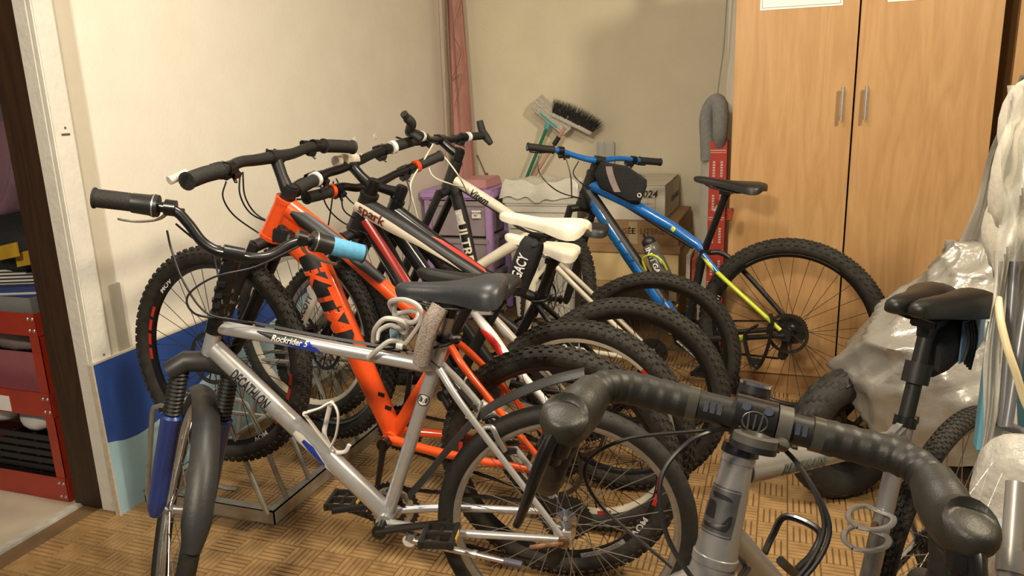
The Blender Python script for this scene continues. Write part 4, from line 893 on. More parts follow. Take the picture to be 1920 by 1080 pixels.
# ---------------------------------------------------------------- 2 orange mountain bike
B=fitbike('orange and black mountain bicycle with KTM on its down tube, behind the silver one',.352,(1045,868),(413,666),1.12); s2=B
B.setup(B.p(538,372),B.p(508,446),B.p(738,815),-8,K['orange'],.030,.034)
dA,dB=B.p(522,425),B.p(738,812)
dt=B.tube('down_tube',[dA,B.p(600,500)*1.0,B.p(660,640),dB],[.036,.038,.037,.032],K['orange'],24,flat=.8,up=EY)
st=B.p(848,632); tA,tB=B.p(545,392),B.p(846,634)
tto=B.tube('top_tube',[tA,B.p(640,462),B.p(740,556),tB],[.030,.025,.0205,.019],K['orange'],22,flat=1.0)
B.tube('seat_tube',[B.bb,st],.0195,K['orange'],20)
b=MB(); b.prism([B.p(530,385,-.02),B.p(508,440,-.02),B.p(560,455,-.02),B.p(600,470,-.02),B.p(590,430,-.02)],EY*.04); B.part('gusset',b,K['orange'],B.frame,bevel=.008)
B.stays(B.p(846,640),B.rh,B.bb,K['orange'],.0105,.013,.066,.02)
B.fork(B.fh,K['satin'],K['satin'],K['satin'],.062,.0165,.021,.45)
wf=wheel(B.root,B.fh,B.a,EZ,.352,.0285,'knob',K['rubber_d'],K['black'],K['spoke_b'],32,disc=1)
wr=wheel(B.root,B.rh,EY,EZ,.352,.0285,'knob',K['rubber_d'],K['black'],K['spoke_b'],32,disc=1,cass=1)
rd=mat('red_rim_decal',(.60,.035,.02),.4)
for w_,th in((wf,(-.36,3.0)),(wr,(-.55,2.6))):
    for t in th:
        for k in range(4): rimband(w_,t+k*.17,t+k*.17+.13,.283,.297,1,rd)
for t in(.61,3.92): rimtext(wf,'MOV',t,.289,1,.022,K['lettw'],1.3)
for t in(.31,3.52): rimtext(wr,'MOV',t,.288,1,.026,K['lettw'],1.2)
for t0,t1 in((3.75,4.25),): rimband(wr,t0,t1,.281,.294,1,mat('grey_checker_decal',(.35,.35,.36),.4,0,.6,250))
B.bars(B.p(516,294),.36,[(480,300),(450,304),(420,318),(385,327),(350,340)],[(548,288),(575,278),(600,274),(630,274),(661,276)],K['satin'],K['grip'],.135,.0212,.0155,.018,rise=.012,lever_m=K['satin'])
B.cable([B.pd(424,340,2.3),B.pd(418,370,2.3),B.pd(440,405,2.35),B.pd(490,440,2.4),B.p(512,452,.03)])
B.cable([B.pd(450,325,2.3),B.pd(450,365,2.3),B.pd(470,400,2.35),B.pd(510,420,2.4),B.p(540,440,.04)])
B.cable([B.pd(455,322,2.3),B.pd(460,370,2.32),B.pd(485,405,2.36),B.p(535,425,.04)])
b=MB(); q=B.p(530,442,.05); b.box(q,(.05,.035,.04)); b.tube([q,q+A_(.01,0,.03)],.012,8); B.part('fork_lockout',b,K['plastic'],bevel=.004)
q=B.pd(317,339,dep(B.Wd(B.tips[1][0]))); b=MB(); b.tube([B.tips[1][0]+B.tips[1][2]*-.03+B.f*.03,q],.011,12); B.part('bar_end_tube',b,mat('frosted_tube',(.62,.58,.5),.25,0,.05,30,alpha=.8))
B.saddle(B.p(783,502),B.p(972,524),.150,K['saddle_k'],.05,0,post_top=B.p(890,550),post_bot=st,post_r=.0155,skirt=.9)
B.collar(st-EZ*.006,st+A_(-.01,0,.03),.0195,K['black'],False)
B.drive(math.radians(268),(.078,.06),arm_m=K['black'])
# black graphics and KTM lettering
mpd=lambda u0,v0,lift=.0012: tubemap(B_d[0],B_d[1],.0375,EY,u0,v0,lift)
B_d=(B.p(588,486),B.p(662,640)); Ld=np.linalg.norm(B_d[1]-B_d[0])
patch('decal',tubemap(*B_d,.0385,EY,0),[(-.02,-.026,.020),(.0,-.040,.036),(Ld*.5,-.040,.036),(Ld*.92,-.040,.034),(Ld*1.02,-.030,.015)],K['satin'],dt,10)
maptext('lettering','KTM',.105,tubemap(*B_d,.0385,EY,Ld*.47,-.002,.0028),K['orange'],dt,sx=.98,slant=.15)
for px,py in((715,740),(728,765)): b=MB(); b.box(B.p(px,py,.034),(.02,.004,.012)); B.part('decal',b,K['ink'],dt)
u=nrm(tB-tA); Lt=lambda px,py: float(np.dot(B.p(px,py)-tA,u))
patch('decal',tubemap(tA,B.p(640,462),.0285,EY,0,lift=.0025),[(Lt(556,396),.000,.012),(Lt(575,408),-.014,.034),(Lt(610,432),-.010,.038),(Lt(640,458),.008,.036)],K['satin'],tto,8)
patch('decal',tubemap(B.p(640,462),B.p(740,556),.0235,EY,0,lift=.0025),[(0,.004,.03),(.06,-.002,.034),(.16,.010,.036)],K['satin'],tto,8)

# ---------------------------------------------------------------- 3 white-rimmed full suspension bike
B=fitbike('black, white and red full-suspension bicycle with white rims and spark on its top tube',.352,(1095,800),(575,620),1.10); s3=B
B.setup(B.p(694,362),B.p(668,432),B.p(850,728),-3,K['satin'],.030,.034)
st=B.p(945,547)
tto=B.tube('top_tube',[B.p(684,388),B.p(760,430),B.p(850,488),st],[.036,.030,.024,.020],K['satin'],22)
tA,tB=B.p(684,388),B.p(850,488); mp=tubemap(tA,tB,.031,EY,0,lift=.0045); Lt=np.linalg.norm(tB-tA)
patch('decal',tubemap(tA,tB,.033,EY,0,lift=.003),[(-.02,-.020,.016),(.02,-.022,.018),(Lt*.35,-.018,.016),(Lt*.7,-.004,.012),(Lt*1.0,.000,.006),(Lt*1.15,.0,.001)],K['cream'],tto,8)
maptext('lettering','spark',.038,tubemap(tA,tB,.033,EY,Lt*.15,.000,.0055),mat('maroon_lettering',(.14,.02,.015),.4),tto,sx=1.3)
dA,dB=B.p(690,415),B.p(848,722)
dt=B.tube('down_tube',[dA,B.p(722,468),B.p(790,600),dB],[.030,.032,.032,.030],K['satin'],22)
patch('decal',tubemap(B.p(690,412),B.p(770,545),.032,EY,0,lift=.003),[(0,-.004,.024),(.1,.002,.030),(.2,.010,.034),(.3,.018,.036)],mat('deep_red_paint',(.30,.018,.014),.26,0,.06,40,coat=.6),dt,8)
patch('decal',tubemap(B.p(690,412),B.p(770,545),.032,EY,0,lift=.003),[(.08,-.030,-.016),(.13,-.034,-.014),(.22,-.026,-.012),(.32,-.024,-.016)],K['cream'],dt,8)
B.tube('seat_tube',[B.bb,st],.019,K['satin'],20)
for sg in(-1,1):
    B.tube('seat_stay',[B.p(893,576)+EY*.03*sg,B.p(935,625)+EY*.04*sg,B.p(990,690)+EY*.055*sg,B.rh+EY*.066*sg],[.014,.016,.013,.010],K['white'],14,sm=5)
    B.tube('chain_stay',[B.bb+EY*.034*sg+A_(0,0,.03),B.p(960,770)+EY*.05*sg,B.rh+EY*.066*sg],[.016,.014,.011],K['white'],14,sm=5)
    b=MB(); b.prism([B.p(880,570,.028*sg),B.p(905,555,.028*sg),B.p(935,560,.028*sg),B.p(925,590,.028*sg),B.p(895,590,.028*sg)],EY*.008*sg); B.part('rocker_link',b,K['white'],B.frame,bevel=.002)
    b=MB(); b.tube([B.p(889,574,.02*sg),B.p(889,574,.042*sg)],.010,12); b.tube([B.p(925,580,.02*sg),B.p(925,580,.042*sg)],.009,12); B.part('pivot',b,K['black'],B.frame)
    patch('decal',tubemap(B.p(912,598)+EY*.038*sg,B.p(985,690)+EY*.052*sg,.0155,EY*sg,0,lift=.003),[(.02,-.01,.0),(.05,-.014,.012),(.1,-.014,.014),(.13,-.012,.004)],K['red'],B.frame)
b=MB(); b.tube([B.p(893,576),B.p(845,545),B.p(800,510)],[.018,.022,.02],14); b.tube([B.p(880,566),B.p(850,548)],.026,14); B.part('rear_shock',b,K['black'])
B.fork(B.fh,K['satin'],K['white'],K['satin'],.062,.0165,.021,.42)
lg=B.legs[1]; e0,e1,lo=lg; ll=np.linalg.norm(e1-e0)
b=MB(); b.tube([e0+(e1-e0)*.22,e0+(e1-e0)*.62],.0225,14); 
maptext('lettering','SCOTT',.028,lambda x,y:tubemap(e1,e0,.021,B.a,ll*.55,0,.0015)(x,y),K['ink'],lo,sx=1.1)
patch('decal',tubemap(e1,e0,.021,B.a,0,lift=.001),[(ll*.05,-.02,.02),(ll*.15,-.02,.02),(ll*.2,-.02,-.004)],K['red'],lo)
wf=wheel(B.root,B.fh,B.a,EZ,.338,.0275,'knob',K['rubber_d'],K['cream'],K['spoke_b'],28,disc=1)
wr=wheel(B.root,B.rh,EY,EZ,.352,.0285,'knob',K['rubber_d'],K['cream'],K['spoke_b'],28,disc=1,cass=1)
for t in(0.,2.1,4.2,5.6): rimband(wr,t,t+.16,.282,.296,1,K['red']); rimband(wr,t+.3,t+.42,.282,.296,1,K['ink'])
for t in(.8,2.9): rimband(wf,t,t+.2,.27,.285,1,K['ink'])
B.bars(B.p(657,308),.335,[(635,318),(612,325),(585,340),(553,357)],[(680,298),(705,287),(740,275),(782,262)],K['black'],K['grip'],.12,.0195,.0145,.017,rise=.018,rings=K['white'])
b=MB(); c_=B.p(655,300); b.tube([c_-B.a*.03,c_+B.a*.03],.0225,14); b.tube([c_+B.a*.05,c_+B.a*.07],.018,14); b.tube([c_-B.a*.05,c_-B.a*.07],.018,14); B.part('bar_band',b,K['cream'])
B.cable([B.pd(600,345,2.55),B.pd(612,385,2.6),B.pd(640,415,2.65),B.p(690,440,.04)]); B.cable([B.pd(625,340,2.6),B.pd(622,380,2.65),B.pd(612,440,2.7),B.pd(600,470,2.75)]); B.cable([B.pd(630,335,2.6),B.pd(655,375,2.65),B.p(700,405,.04)])
B.saddle(B.p(938,396),B.p(1102,418),.150,K['saddle_w'],.052,.5,post_top=B.p(1006,452),post_bot=st,post_r=.0155,skirt=.9)
B.collar(B.p(950,540),B.p(960,520),.019,K['black'])
B.drive(math.radians(230),(.08,.062))

# ---------------------------------------------------------------- 4 black and red bike with orange bar rings
B=fitbike('black bicycle with red top tube end and orange grip rings, third in the rack',.352,(1172,742),(625,650),1.10); s4=B
B.setup(B.p(746,374),B.p(722,436),B.p(932,705),-26,K['black'],.026,.029)
st=B.p(1010,562)
tto=B.tube('top_tube',[B.p(738,392),B.p(810,445),B.p(900,508),st],[.026,.022,.019,.018],K['black'],20)
patch('decal',tubemap(B.p(800,438),B.p(905,512),.0215,EY,0,lift=.002),[(0,.0,.004),(.06,-.006,.020),(.14,-.012,.026),(.24,-.014,.024),(.30,-.012,.0)],K['red'],tto,8)
B.tube('down_tube',[B.p(730,415),B.p(932,702)],.026,K['black'],20); B.tube('seat_tube',[B.bb,st],.0175,K['black'],18)
B.stays(B.p(1008,568),B.rh,B.bb,K['black'],.0095,.0115,.066,.02)
B.fork(B.fh,K['satin'],K['black'],K['satin'],.062,.016,.0205,.42)
wf=wheel(B.root,B.fh,B.a,EZ,.345,.028,'knob',K['rubber_d'],K['rimgrey'],K['spoke_b'],28,disc=1)
wr=wheel(B.root,B.rh,EY,EZ,.352,.029,'knob',K['rubber_d'],K['black'],K['spoke_b'],28,disc=1,cass=1)
B.bars(B.p(699,346),.335,[(670,352),(640,350),(610,362),(574,371)],[(720,338),(745,325),(780,312),(826,292)],K['black'],K['grip'],.12,.019,.014,.016,rise=.02,rings=K['orange'])
B.saddle(B.p(948,436),B.p(1088,466),.145,K['saddle_w'],.048,.4,post_top=B.p(1036,492),post_bot=st,post_r=.0155,skirt=.9)
B.collar(B.p(1012,558),B.p(1018,540),.0175,K['black'])
B.drive(math.radians(200),(.08,.062))
B.cable([B.pd(760,330,2.8),B.pd(770,370,2.75),B.pd(760,410,2.72),B.p(745,430,.04)]); B.cable([B.pd(640,365,2.5),B.pd(650,400,2.55),B.p(715,430,.04)])
# saddle bag hanging between the white saddles
sb=thing('saddle_bag','narrow black saddle bag lettered LEGACY under the white saddle','bag',mt=s3.root.matrix_world.copy())
b=MB(); q=[s3.p(1002,450,.035),s3.p(990,480,.04),s3.p(975,520,.035),s3.p(968,548,.03)]
b.tube(catmull(q,4),[.026,.030,.032,.032,.033,.034,.034,.033,.032,.031,.030,.028,.024],14,flat=1.2); obj('pouch',b,bkf,sb)
maptext('lettering','LEGACY',.034,lambda x,y:tubemap(s3.p(966,546,.035),s3.p(1000,456,.035),.033,EY,.085,.0,.0125)(x,y),K['lettw'],sb,sx=.85)
b=MB(); b.tube([s3.p(1001,455,.0),s3.p(1001,455,.07)],.012,10); obj('strap',b,K['satin'],sb)

# ---------------------------------------------------------------- 5 cream bike with bar ends
B=fitbike('cream and black bicycle with upturned bar ends, farthest in the rack',.345,(1222,667),(740,575),1.08); s5=B
B.setup(B.p(856,302),B.p(840,354),B.p(985,632),-14,K['satin'],.024,.027)
st=B.p(1004,436)
B.tube('top_tube',[B.p(853,338),B.p(930,386),st],[.022,.021,.02],K['cream'],20)
tto=[o for o in B.frame.children if o.name.startswith('top_tube')][0]
maptext('lettering','Vitem',.035,tubemap(B.p(853,338),B.p(930,386),.0215,EY,.12,.0,.002),K['ink'],tto,slant=.3)
patch('decal',tubemap(B.p(853,338),B.p(1000,430),.0215,EY,0,lift=.0015),[(0,-.034,-.016),(.2,-.034,-.014),(.34,-.034,-.012)],K['ink'],tto)
dA,dB=B.p(850,346),B.p(888,506)
dt=B.tube('down_tube',[dA,B.p(868,410),dB],[.026,.025,.022],K['satin'],20)
maptext('lettering','ULTRE',.050,tubemap(dA,dB,.025,EY,np.linalg.norm(dB-dA)*.66,.0,.003),K['cream'],dt,sx=1.15)
patch('decal',tubemap(dA,dB,.025,EY,0,lift=.003),[(.10,-.012,.014),(.16,-.012,.014)],mat('grey_sticker',(.5,.48,.44),.5,0,.3,80),dt)
B.tube('brace_tube',[B.p(884,508),B.p(945,470),B.p(1008,434)],[.021,.022,.024],K['cream'],18)
B.tube('seat_tube',[st+A_(0,0,.0),B.p(1000,520),B.bb],[.02,.018,.018],K['cream'],18,sm=4)
B.tube('lower_tube',[dB,B.p(930,590),B.bb],[.022,.021,.02],K['satin'],16)
B.stays(B.p(1024,476),B.rh,B.bb,K['cream'],.0105,.012,.062,.02)
for sg in(-1,1): patch('decal',tubemap(B.p(1024,476)+EY*.034*sg,B.p(1130,580)+EY*.048*sg,.0105,EY*sg,0,lift=.004),[(.2,-.006,.006),(.27,-.006,.006)],K['lime'],B.frame)
B.fork(B.fh,K['satin'],K['satin'],K['satin'],.060,.016,.020,.42)
wf=wheel(B.root,B.fh,B.a,EZ,.34,.027,'knob',K['rubber_d'],K['black'],K['spoke_b'],28)
wr=wheel(B.root,B.rh,EY,EZ,.345,.0255,'knob',K['rubber_d'],K['black'],K['spoke_b'],28,cass=1)
rimband(wr,-.1,.5,.289,.298,1,K['white']); 
B.bars(B.p(826,262),.30,[(808,262),(795,258),(782,252),(768,247)],[(848,262),(865,258),(885,256),(908,254)],K['black'],K['grip'],.11,.0165,.0125,.0155,rise=.02,rings=K['white'])
for sg,px in((1,[(768,247),(772,232),(764,222),(757,213)]),(-1,[(908,254),(915,264),(904,240),(899,226)])):
    tp,inn,d=B.tips[sg]; z=dep(B.Wd(tp))
    if sg>0: pts=[tp-d*.005]+[B.pd(*q,z-.02*k) for k,q in enumerate(px[1:],1)]; b=MB(); b.tube(catmull([B.pd(790,262,z),*pts],5),[.012]*6+[.017]*10+[.014]*5,14)
    else: pts=[B.pd(921,270,z),B.pd(912,258,z),B.pd(904,245,z-.01),B.pd(899,226,z-.02)]; b=MB(); b.tube(catmull(pts,5),[.011,.013,.014,.015,.016,.017,.017,.017,.017,.016,.016,.016,.016,.015,.015,.013],14)
    B.part('bar_end',b,K['grip'])
B.saddle(B.p(990,408),B.p(1142,424),.150,K['saddle_k'],.045,0,post_top=B.p(1068,450),post_bot=B.p(1028,500),post_r=.0145,skirt=.9)
b=MB(); b.tube([B.p(1068,455),B.p(1000,530)],.0145,12); B.part('seatpost_sleeve',b,K['cream'])
B.drive(math.radians(200),(.08,.062))
wc=mat('pale_cable',(.66,.62,.52),.4)
B.cable([B.pd(822,285,2.95),B.pd(838,300,2.9),B.pd(860,330,2.9),B.p(875,358,.03)],.003,wc); B.cable([B.pd(800,300,2.9),B.pd(812,330,2.85),B.pd(845,345,2.85),B.p(872,352,.03)],.0025,wc); B.cable([B.pd(812,270,2.9),B.pd(795,300,2.85),B.pd(770,345,2.8),B.pd(778,390,2.8),B.pd(790,430,2.85)],.003,wc)

# ---------------------------------------------------------------- 6 blue bike by the wardrobe
B=fitbike('blue and black mountain bicycle with lime stays, parked against the wardrobe',.39,(1481,621),(1042,590),1.13,True); s6=B
B.setup(B.p(1113,322),B.p(1093,386),B.p(1284,632),-35,K['satin'],.029,.033)
st=B.p(1320,472)
tto=B.tube('top_tube',[B.p(1108,346),B.p(1190,385),B.p(1260,425),B.p(1308,458),st],[.028,.026,.023,.02,.019],K['blue'],20)
B.tube('cable_guard',[B.p(1112,340)+EZ*-.024,B.p(1190,385)+EZ*-.026,B.p(1300,455)+EZ*-.022],.008,K['satin'],10)
dA,dB=B.p(1102,360),B.p(1282,625); dt=B.tube('down_tube',[dA,B.p(1180,478),dB],[.032,.034,.034],K['blue'],22)
patch('decal',tubemap(dA,dB,.033,EY,0,lift=.002),[(.0,.012,.05),(.1,.014,.052),(.4,.018,.052),(.62,.02,.052)],K['satin'],dt,8)
patch('decal',tubemap(dA,dB,.033,EY,0,lift=.002),[(-.02,-.05,.05),(.04,-.05,.03),(.075,-.05,-.01)],K['satin'],dt,10)
maptext('lettering','Rockrider',.075,tubemap(dA,dB,.033,EY,.30,-.012,.003),mat('teal_decal',(.01,.10,.22),.4),dt,slant=.35)
patch('decal',tubemap(B.p(1262,427),B.p(1300,453),.023,EY,0,lift=.002),[(.0,-.004,.012),(.015,-.008,.014),(.02,0,.004)],K['lime'],tto)
B.tube('seat_tube',[B.bb,st],.0185,K['satin'],18)
for sg in(-1,1):
    h=B.rh+EY*.068*sg
    if sg>0:
        B.tube('seat_stay',[B.p(1322,478)+EY*.02,B.p(1350,505)+EY*.045,h+A_(.02,0,.02)],[.0105,.0098,.0085],K['lime'],14,sm=5); B.tube('stay_cap',[B.p(1322,476)+EY*.02,B.p(1352,506)+EY*.046],.0118,K['blue'],14)
    else: B.tube('seat_stay',[B.p(1322,474)-EY*.02,B.p(1365,490)-EY*.045,h],[.012,.0115,.010],K['satin'],14,sm=5)
    B.tube('chain_stay',[B.bb+EY*.03*sg,B.p(1380,628)+EY*.05*sg,h],[.014,.0125,.010],K['satin'],14,sm=5)
    if sg>0: B.tube('stay_band',[B.p(1372,629)+EY*.049,B.p(1405,627)+EY*.056],.0138,K['lime'],14)
    b=MB(); b.box(h,(.04,.006,.045)); B.part('dropout',b,K['satin'],B.frame)
B.fork(B.fh,K['satin'],K['satin'],K['satin'],.062,.0165,.021,.42)
wf=wheel(B.root,B.fh,B.a,EZ,.37,.029,'knob',K['rubber_d'],K['black'],K['spoke_b'],28,disc=1)
wr=wheel(B.root,B.rh,EY,EZ,.39,.031,'knob',K['rubber_d'],K['black'],K['spoke_b'],32,disc=1,cass=1)
rimband(wr,.95,2.15,.326,.333,1,mat('pale_rim_decal',(.55,.53,.48),.4)); rimtext(wr,'NXPT1',3.05,.323,1,.022,K['lettw'])
rimtext(wr,'NXPT1',.28,.323,1,.022,K['lettw'])
B.bars(B.p(1124,301),.355,[(1100,298),(1075,291),(1052,283),(1020,279),(989,275)],[(1145,298),(1165,297),(1190,300),(1215,302),(1238,304)],K['blue'],K['grip'],.125,.017,.0125,.0158,rise=.006,stem_m=K['satin'])
B.cable([B.pd(1010,292,3.05),B.pd(1012,325,3.05),B.pd(1045,358,3.1),B.p(1088,372,.04)]); B.cable([B.pd(1062,298,3.1),B.pd(1070,330,3.1),B.pd(1072,372,3.12)]); B.cable([B.pd(1085,302,3.1),B.pd(1075,325,3.1),B.pd(1092,345,3.1),B.p(1108,352,.04)])
B.saddle(B.p(1302,330),B.p(1436,346),.145,K['saddle_k'],.045,0,post_top=B.p(1362,362),post_bot=st,post_r=.0158,skirt=.8)
B.collar(st-EZ*.004,st+A_(-.01,0,.03),.0185,K['satin'],False)
B.drive(math.radians(215),(.082,.064))
q=B.p(1362,405); b=MB(); b.tube([q+A_(.0,0,.012),q+A_(-.02,0,-.006)],.007,8); B.part('light_bracket',b,K['plastic'])
b=MB(); b.tube([B.p(1370,390),B.p(1370,392),B.p(1367,412),B.p(1367,414)],[.010,.014,.014,.010],14); B.part('tail_light',b,mat('red_lens',(.25,.04,.02),.15,0,.1,40,coat=.5))
# straps hanging at the rear hub
b=MB(); b.tube(catmull([B.p(1445,588,.09),B.p(1448,610,.10),B.p(1440,650,.11),B.p(1425,685,.10),B.p(1412,688,.10),B.p(1400,655,.10),B.p(1398,625,.09),B.p(1420,610,.09)],5),.017,8,flat=.4); B.part('strap',b,K['satin'],label='black buckle strap looped at the rear hub')
b=MB(); b.box(B.p(1418,678,.105),(.05,.012,.03)); B.part('buckle',b,K['plastic'],bevel=.004)
# bottle cage and bottle
cA,cB=B.p(1203,462),B.p(1240,520); 
b=MB()
for sg in(-1,1): b.tube(catmull([B.p(1213,510,.01*sg),B.p(1205,486,.03*sg),B.p(1222,478,.043*sg),B.p(1240,488,.043*sg),B.p(1250,505,.02*sg)],5),.005,8)
b.tube([B.p(1190,470,0),B.p(1218,515,0)],.005,8); b.tube([B.p(1250,505,.02),B.p(1250,505,-.02)],.005,8); B.part('bottle_cage',b,K['lime'])
bt=thing('water_bottle','smoky grey drinking bottle in the lime cage of the blue bicycle','bottle',mt=B.root.matrix_world.copy())
A0,A1=B.p(1248,525),B.p(1210,440); e=nrm(A1-A0); Lb=np.linalg.norm(A1-A0)
b=MB(); b.lathe([(.0,0),(.034,.0),(.037,.006),(.037,Lb*.45),(.033,Lb*.5),(.033,Lb*.56),(.037,Lb*.62),(.037,Lb*.74),(.028,Lb*.80)],A0,e,24); obj('body',b,mat('smoky_bottle',(.085,.08,.075),.3,0,.1,30),bt)
b=MB(); b.lathe([(.030,Lb*.79),(.031,Lb*.80),(.031,Lb*.88),(.022,Lb*.93),(.012,Lb*.95),(.012,Lb*1.02),(0,Lb*1.02)],A0,e,20); obj('cap',b,K['satin'],bt)
fn=lambda u0: tubemap(A1,A0,.037,EY,u0,0,.001)
maptext('lettering','INTI',.034,fn(Lb*.40),K['lettw'],bt); maptext('lettering','GAIA',.034,fn(Lb*.78),K['lettw'],bt)
# top tube bag
fb=thing('frame_bag','black wedge bag strapped on the top tube of the blue bicycle','bag',mt=B.root.matrix_world.copy())
ol=[(1114,326),(1126,303),(1176,311),(1213,337),(1213,350),(1200,381),(1182,381),(1124,352)]
for nm,wd,m,pl in(('pouch',.044,bkf,ol),):
    b=MB(); ins=[]
    for o,k in((-.058,.86),(-.044,1.),(.044,1.),(.058,.86)):
        cx=sum(p[0] for p in pl)/8; cy=sum(p[1] for p in pl)/8; ins.append([B.p(cx+(p[0]-cx)*k,cy+(p[1]-cy)*k,o) for p in pl])
    b.loft(ins); obj(nm,b,m,fb)
b=MB(); vs,fs=sheet(lambda u,v:B.p(1130+80*u,304+30*u**1.1+8*u*0,(v-.5)*.084)+EZ*.004,10,4); thick(b,vs,fs,.003,(0,0,1)); obj('flap',b,mat('dark_grey_fabric',(.05,.05,.05),.75,0,.1,60,bump=.2),fb)
b=MB(); vs,fs=sheet(lambda u,v:B.p(1136+12*u+16*v**1.5,312+48*v,.0590),3,8); thick(b,vs,fs,.002,EY); obj('reflective_stripe',b,mat('grey_pink_stripe',(.30,.24,.23),.5),fb)
b=MB(); q=B.p(1199,366,.058); b.lathe([(.010,0),(.010,.002),(.007,.002),(.007,0)],q,EY,16,cl=True); obj('logo',b,K['lettw'],fb)

# ---------------------------------------------------------------- 7 grey gravel bike in the foreground
h=math.radians(-122.2); e1=A_(math.cos(h),math.sin(h),0); e3=A_(-math.sin(h),math.cos(h),0)
B=Bike('grey gravel bicycle with taped drop bars lettered RENEGADE, in the right foreground',.342,A_(.389,1.756,.342),np.stack([e1,e3,EZ])); s7=B
V=lambda x,z,y=0.: A_(x*.991,y,z*.991)
G=K['silver2']; ha=math.radians(71.5); HT=V(.814,.863); HB=HT+.165*.991*A_(math.cos(ha),0,-math.sin(ha)); BBp=V(.429,.273)
B.setup(HT,HB,BBp,36,G,.0225,.031); B.fh=V(1.04,.345)
ST=V(.283,.751)
tA,tB=V(.805,.832),V(.292,.722); tto=B.tube('top_tube',[tA,(tA+tB)/2,tB],[.021,.019,.0165],G,22)
B.tube('down_tube',[HB+A_(-.01,0,.05),BBp],.026,G,22); B.tube('seat_tube',[BBp,ST],.0172,G,22)
b=MB(); b.prism([V(.262,.735,-.012),V(.295,.757,-.012),V(.36,.742,-.012),V(.33,.715,-.012)],EY*.024); B.part('gusset',b,G,B.frame,bevel=.006)
B.stays(V(.29,.70),B.rh,BBp,G,.009,.011,.066,.016)
# rigid fork
cr=HB-B.ax*.03; b=MB(); b.tube([HB,HB-B.ax*.02,cr-B.ax*.015],[.031,.034,.03],20); fk=B.part('fork',b,G)
for sg in(-1,1):
    b=MB(); b.tube(catmull([cr+B.a*.012*sg,cr+B.a*.05*sg-B.ax*.035,cr+B.a*.058*sg-B.ax*.12+B.f*.005,B.fh+B.a*.056*sg],6),[.026]*3+[.022]*4+[.019]*6+[.016]*3+[.013]*3,16,flat=.85); lg=B.part('fork_blade',b,G,fk)
    q=cr+B.a*.072*sg-B.ax*.10+B.f*.0; b=MB(); b.tube([q-B.a*.006*sg,q+B.a*.004*sg],.006,10); B.part('bolt',b,K['chrome'],fk)
wheel(B.root,B.fh,B.a,EZ,.342,.021,'semi',K['rubber_d'],K['black'],K['spoke_b'],28,disc=1)
wheel(B.root,B.rh,EY,EZ,.342,.021,'semi',K['rubber_d'],K['rimgrey'],K['spoke'],32,disc=1,cass=1,deep=.02)
B.drive(math.radians(150),(.078,.058),ped_m=K['plastic'])
maptext('lettering','RENEGADE',.026,tubemap(tA,tB,.0198,EY,.145,-.002,.0015),K['lettg'],tto,sx=1.0,slant=.2)
b=MB()
for k in(.17,.27,.40): q=tA+(tB-tA)*k+EZ*.02; b.tube([q-EZ*.004,q+EZ*.004],.005,8)
B.part('mount_bolt',b,K['satin'],tto)
# head badge
hm=tubemap(HB,HT,.0262,-EY*.55+EX*.85,.0,0,.001); hl=np.linalg.norm(HT-HB)
def hbm(lift): 
    def f(u,v):
        r=.031+(.0225-.031)*(u/hl); g=tubemap(HB,HT,r,EX*.98+EY*.12,0,0,lift); return g(u,v)
    return f
bg=patch('head_badge',hbm(.0015),[(.045,-.026,.026),(.075,-.026,.026),(.115,-.024,.024)],mat('pewter_badge',(.20,.195,.185),.35,.8,.2,60),B.frame,10)
for poly in ([(.098,-.018,.010),(.103,-.012,.016),(.105,-.006,.012)],[(.068,.002,.020),(.088,.004,.018),(.092,.006,.017)],[(.054,-.016,.016),(.060,-.020,.018),(.064,-.021,-.010),(.078,-.021,-.017)]): patch('badge_mark',hbm(.0025),poly,K['ink'],bg,6)
for u in(.048,.112): patch('badge_line',hbm(.0028),[(u-.001,-.024,.024),(u+.001,-.024,.024)],K['alu'],bg,8)
# steerer, stem, computer mount
t0=HT; b=MB(); b.tube([t0,t0+B.ax*.014],[.027,.0255],22); B.part('headset',b,K['black']); 
sp=t0+B.ax*.065; cl=sp+B.f*.082
b=MB(); b.tube([t0+B.ax*.014,sp+B.ax*.028],.0185,20); b.tube([sp-B.ax*.024,sp+B.ax*.026],.0235,20); b.tube([sp,cl],[.021,.022],16); b.tube([cl-B.a*.027,cl+B.a*.027],.0285,20); stm=B.part('stem',b,K['black'])
b=MB(); b.tube([sp+B.ax*.026,sp+B.ax*.040,sp+B.ax*.042],[.0225,.0225,.019],20); B.part('top_cap',b,K['satin'],stm); b=MB(); b.lathe([(.0230,.037),(.0230,.041),(.021,.041),(.021,.037)],sp,B.ax,24,cl=True); B.part('cap_ring',b,K['chrome'],stm)
for x in(-.012,.012):
    for y,mm in((.016,K['chrome']),(-.016,K['chrome'])): b=MB(); q=cl+B.a*x*1.2+B.ax*y*1.1+B.f*.020; b.tube([q,q+B.f*.009],.0058,10); B.part('stem_bolt',b,mm,stm)
b=MB()
for x in(-.007,0,.007): b.tube([cl+B.a*x-B.ax*.010+B.f*.0287,cl+B.a*x*1.3+B.ax*.010+B.f*.0287],.0014,5)
b.tube(catmull([cl+B.a*(.016*math.cos(t))+B.ax*(.013*math.sin(t))+B.f*.0275 for t in np.linspace(0,2*math.pi,13)[:-1]],2,True),.0012,5,closed=True); B.part('face_logo',b,mat('faint_logo',(.06,.06,.06),.4),stm)
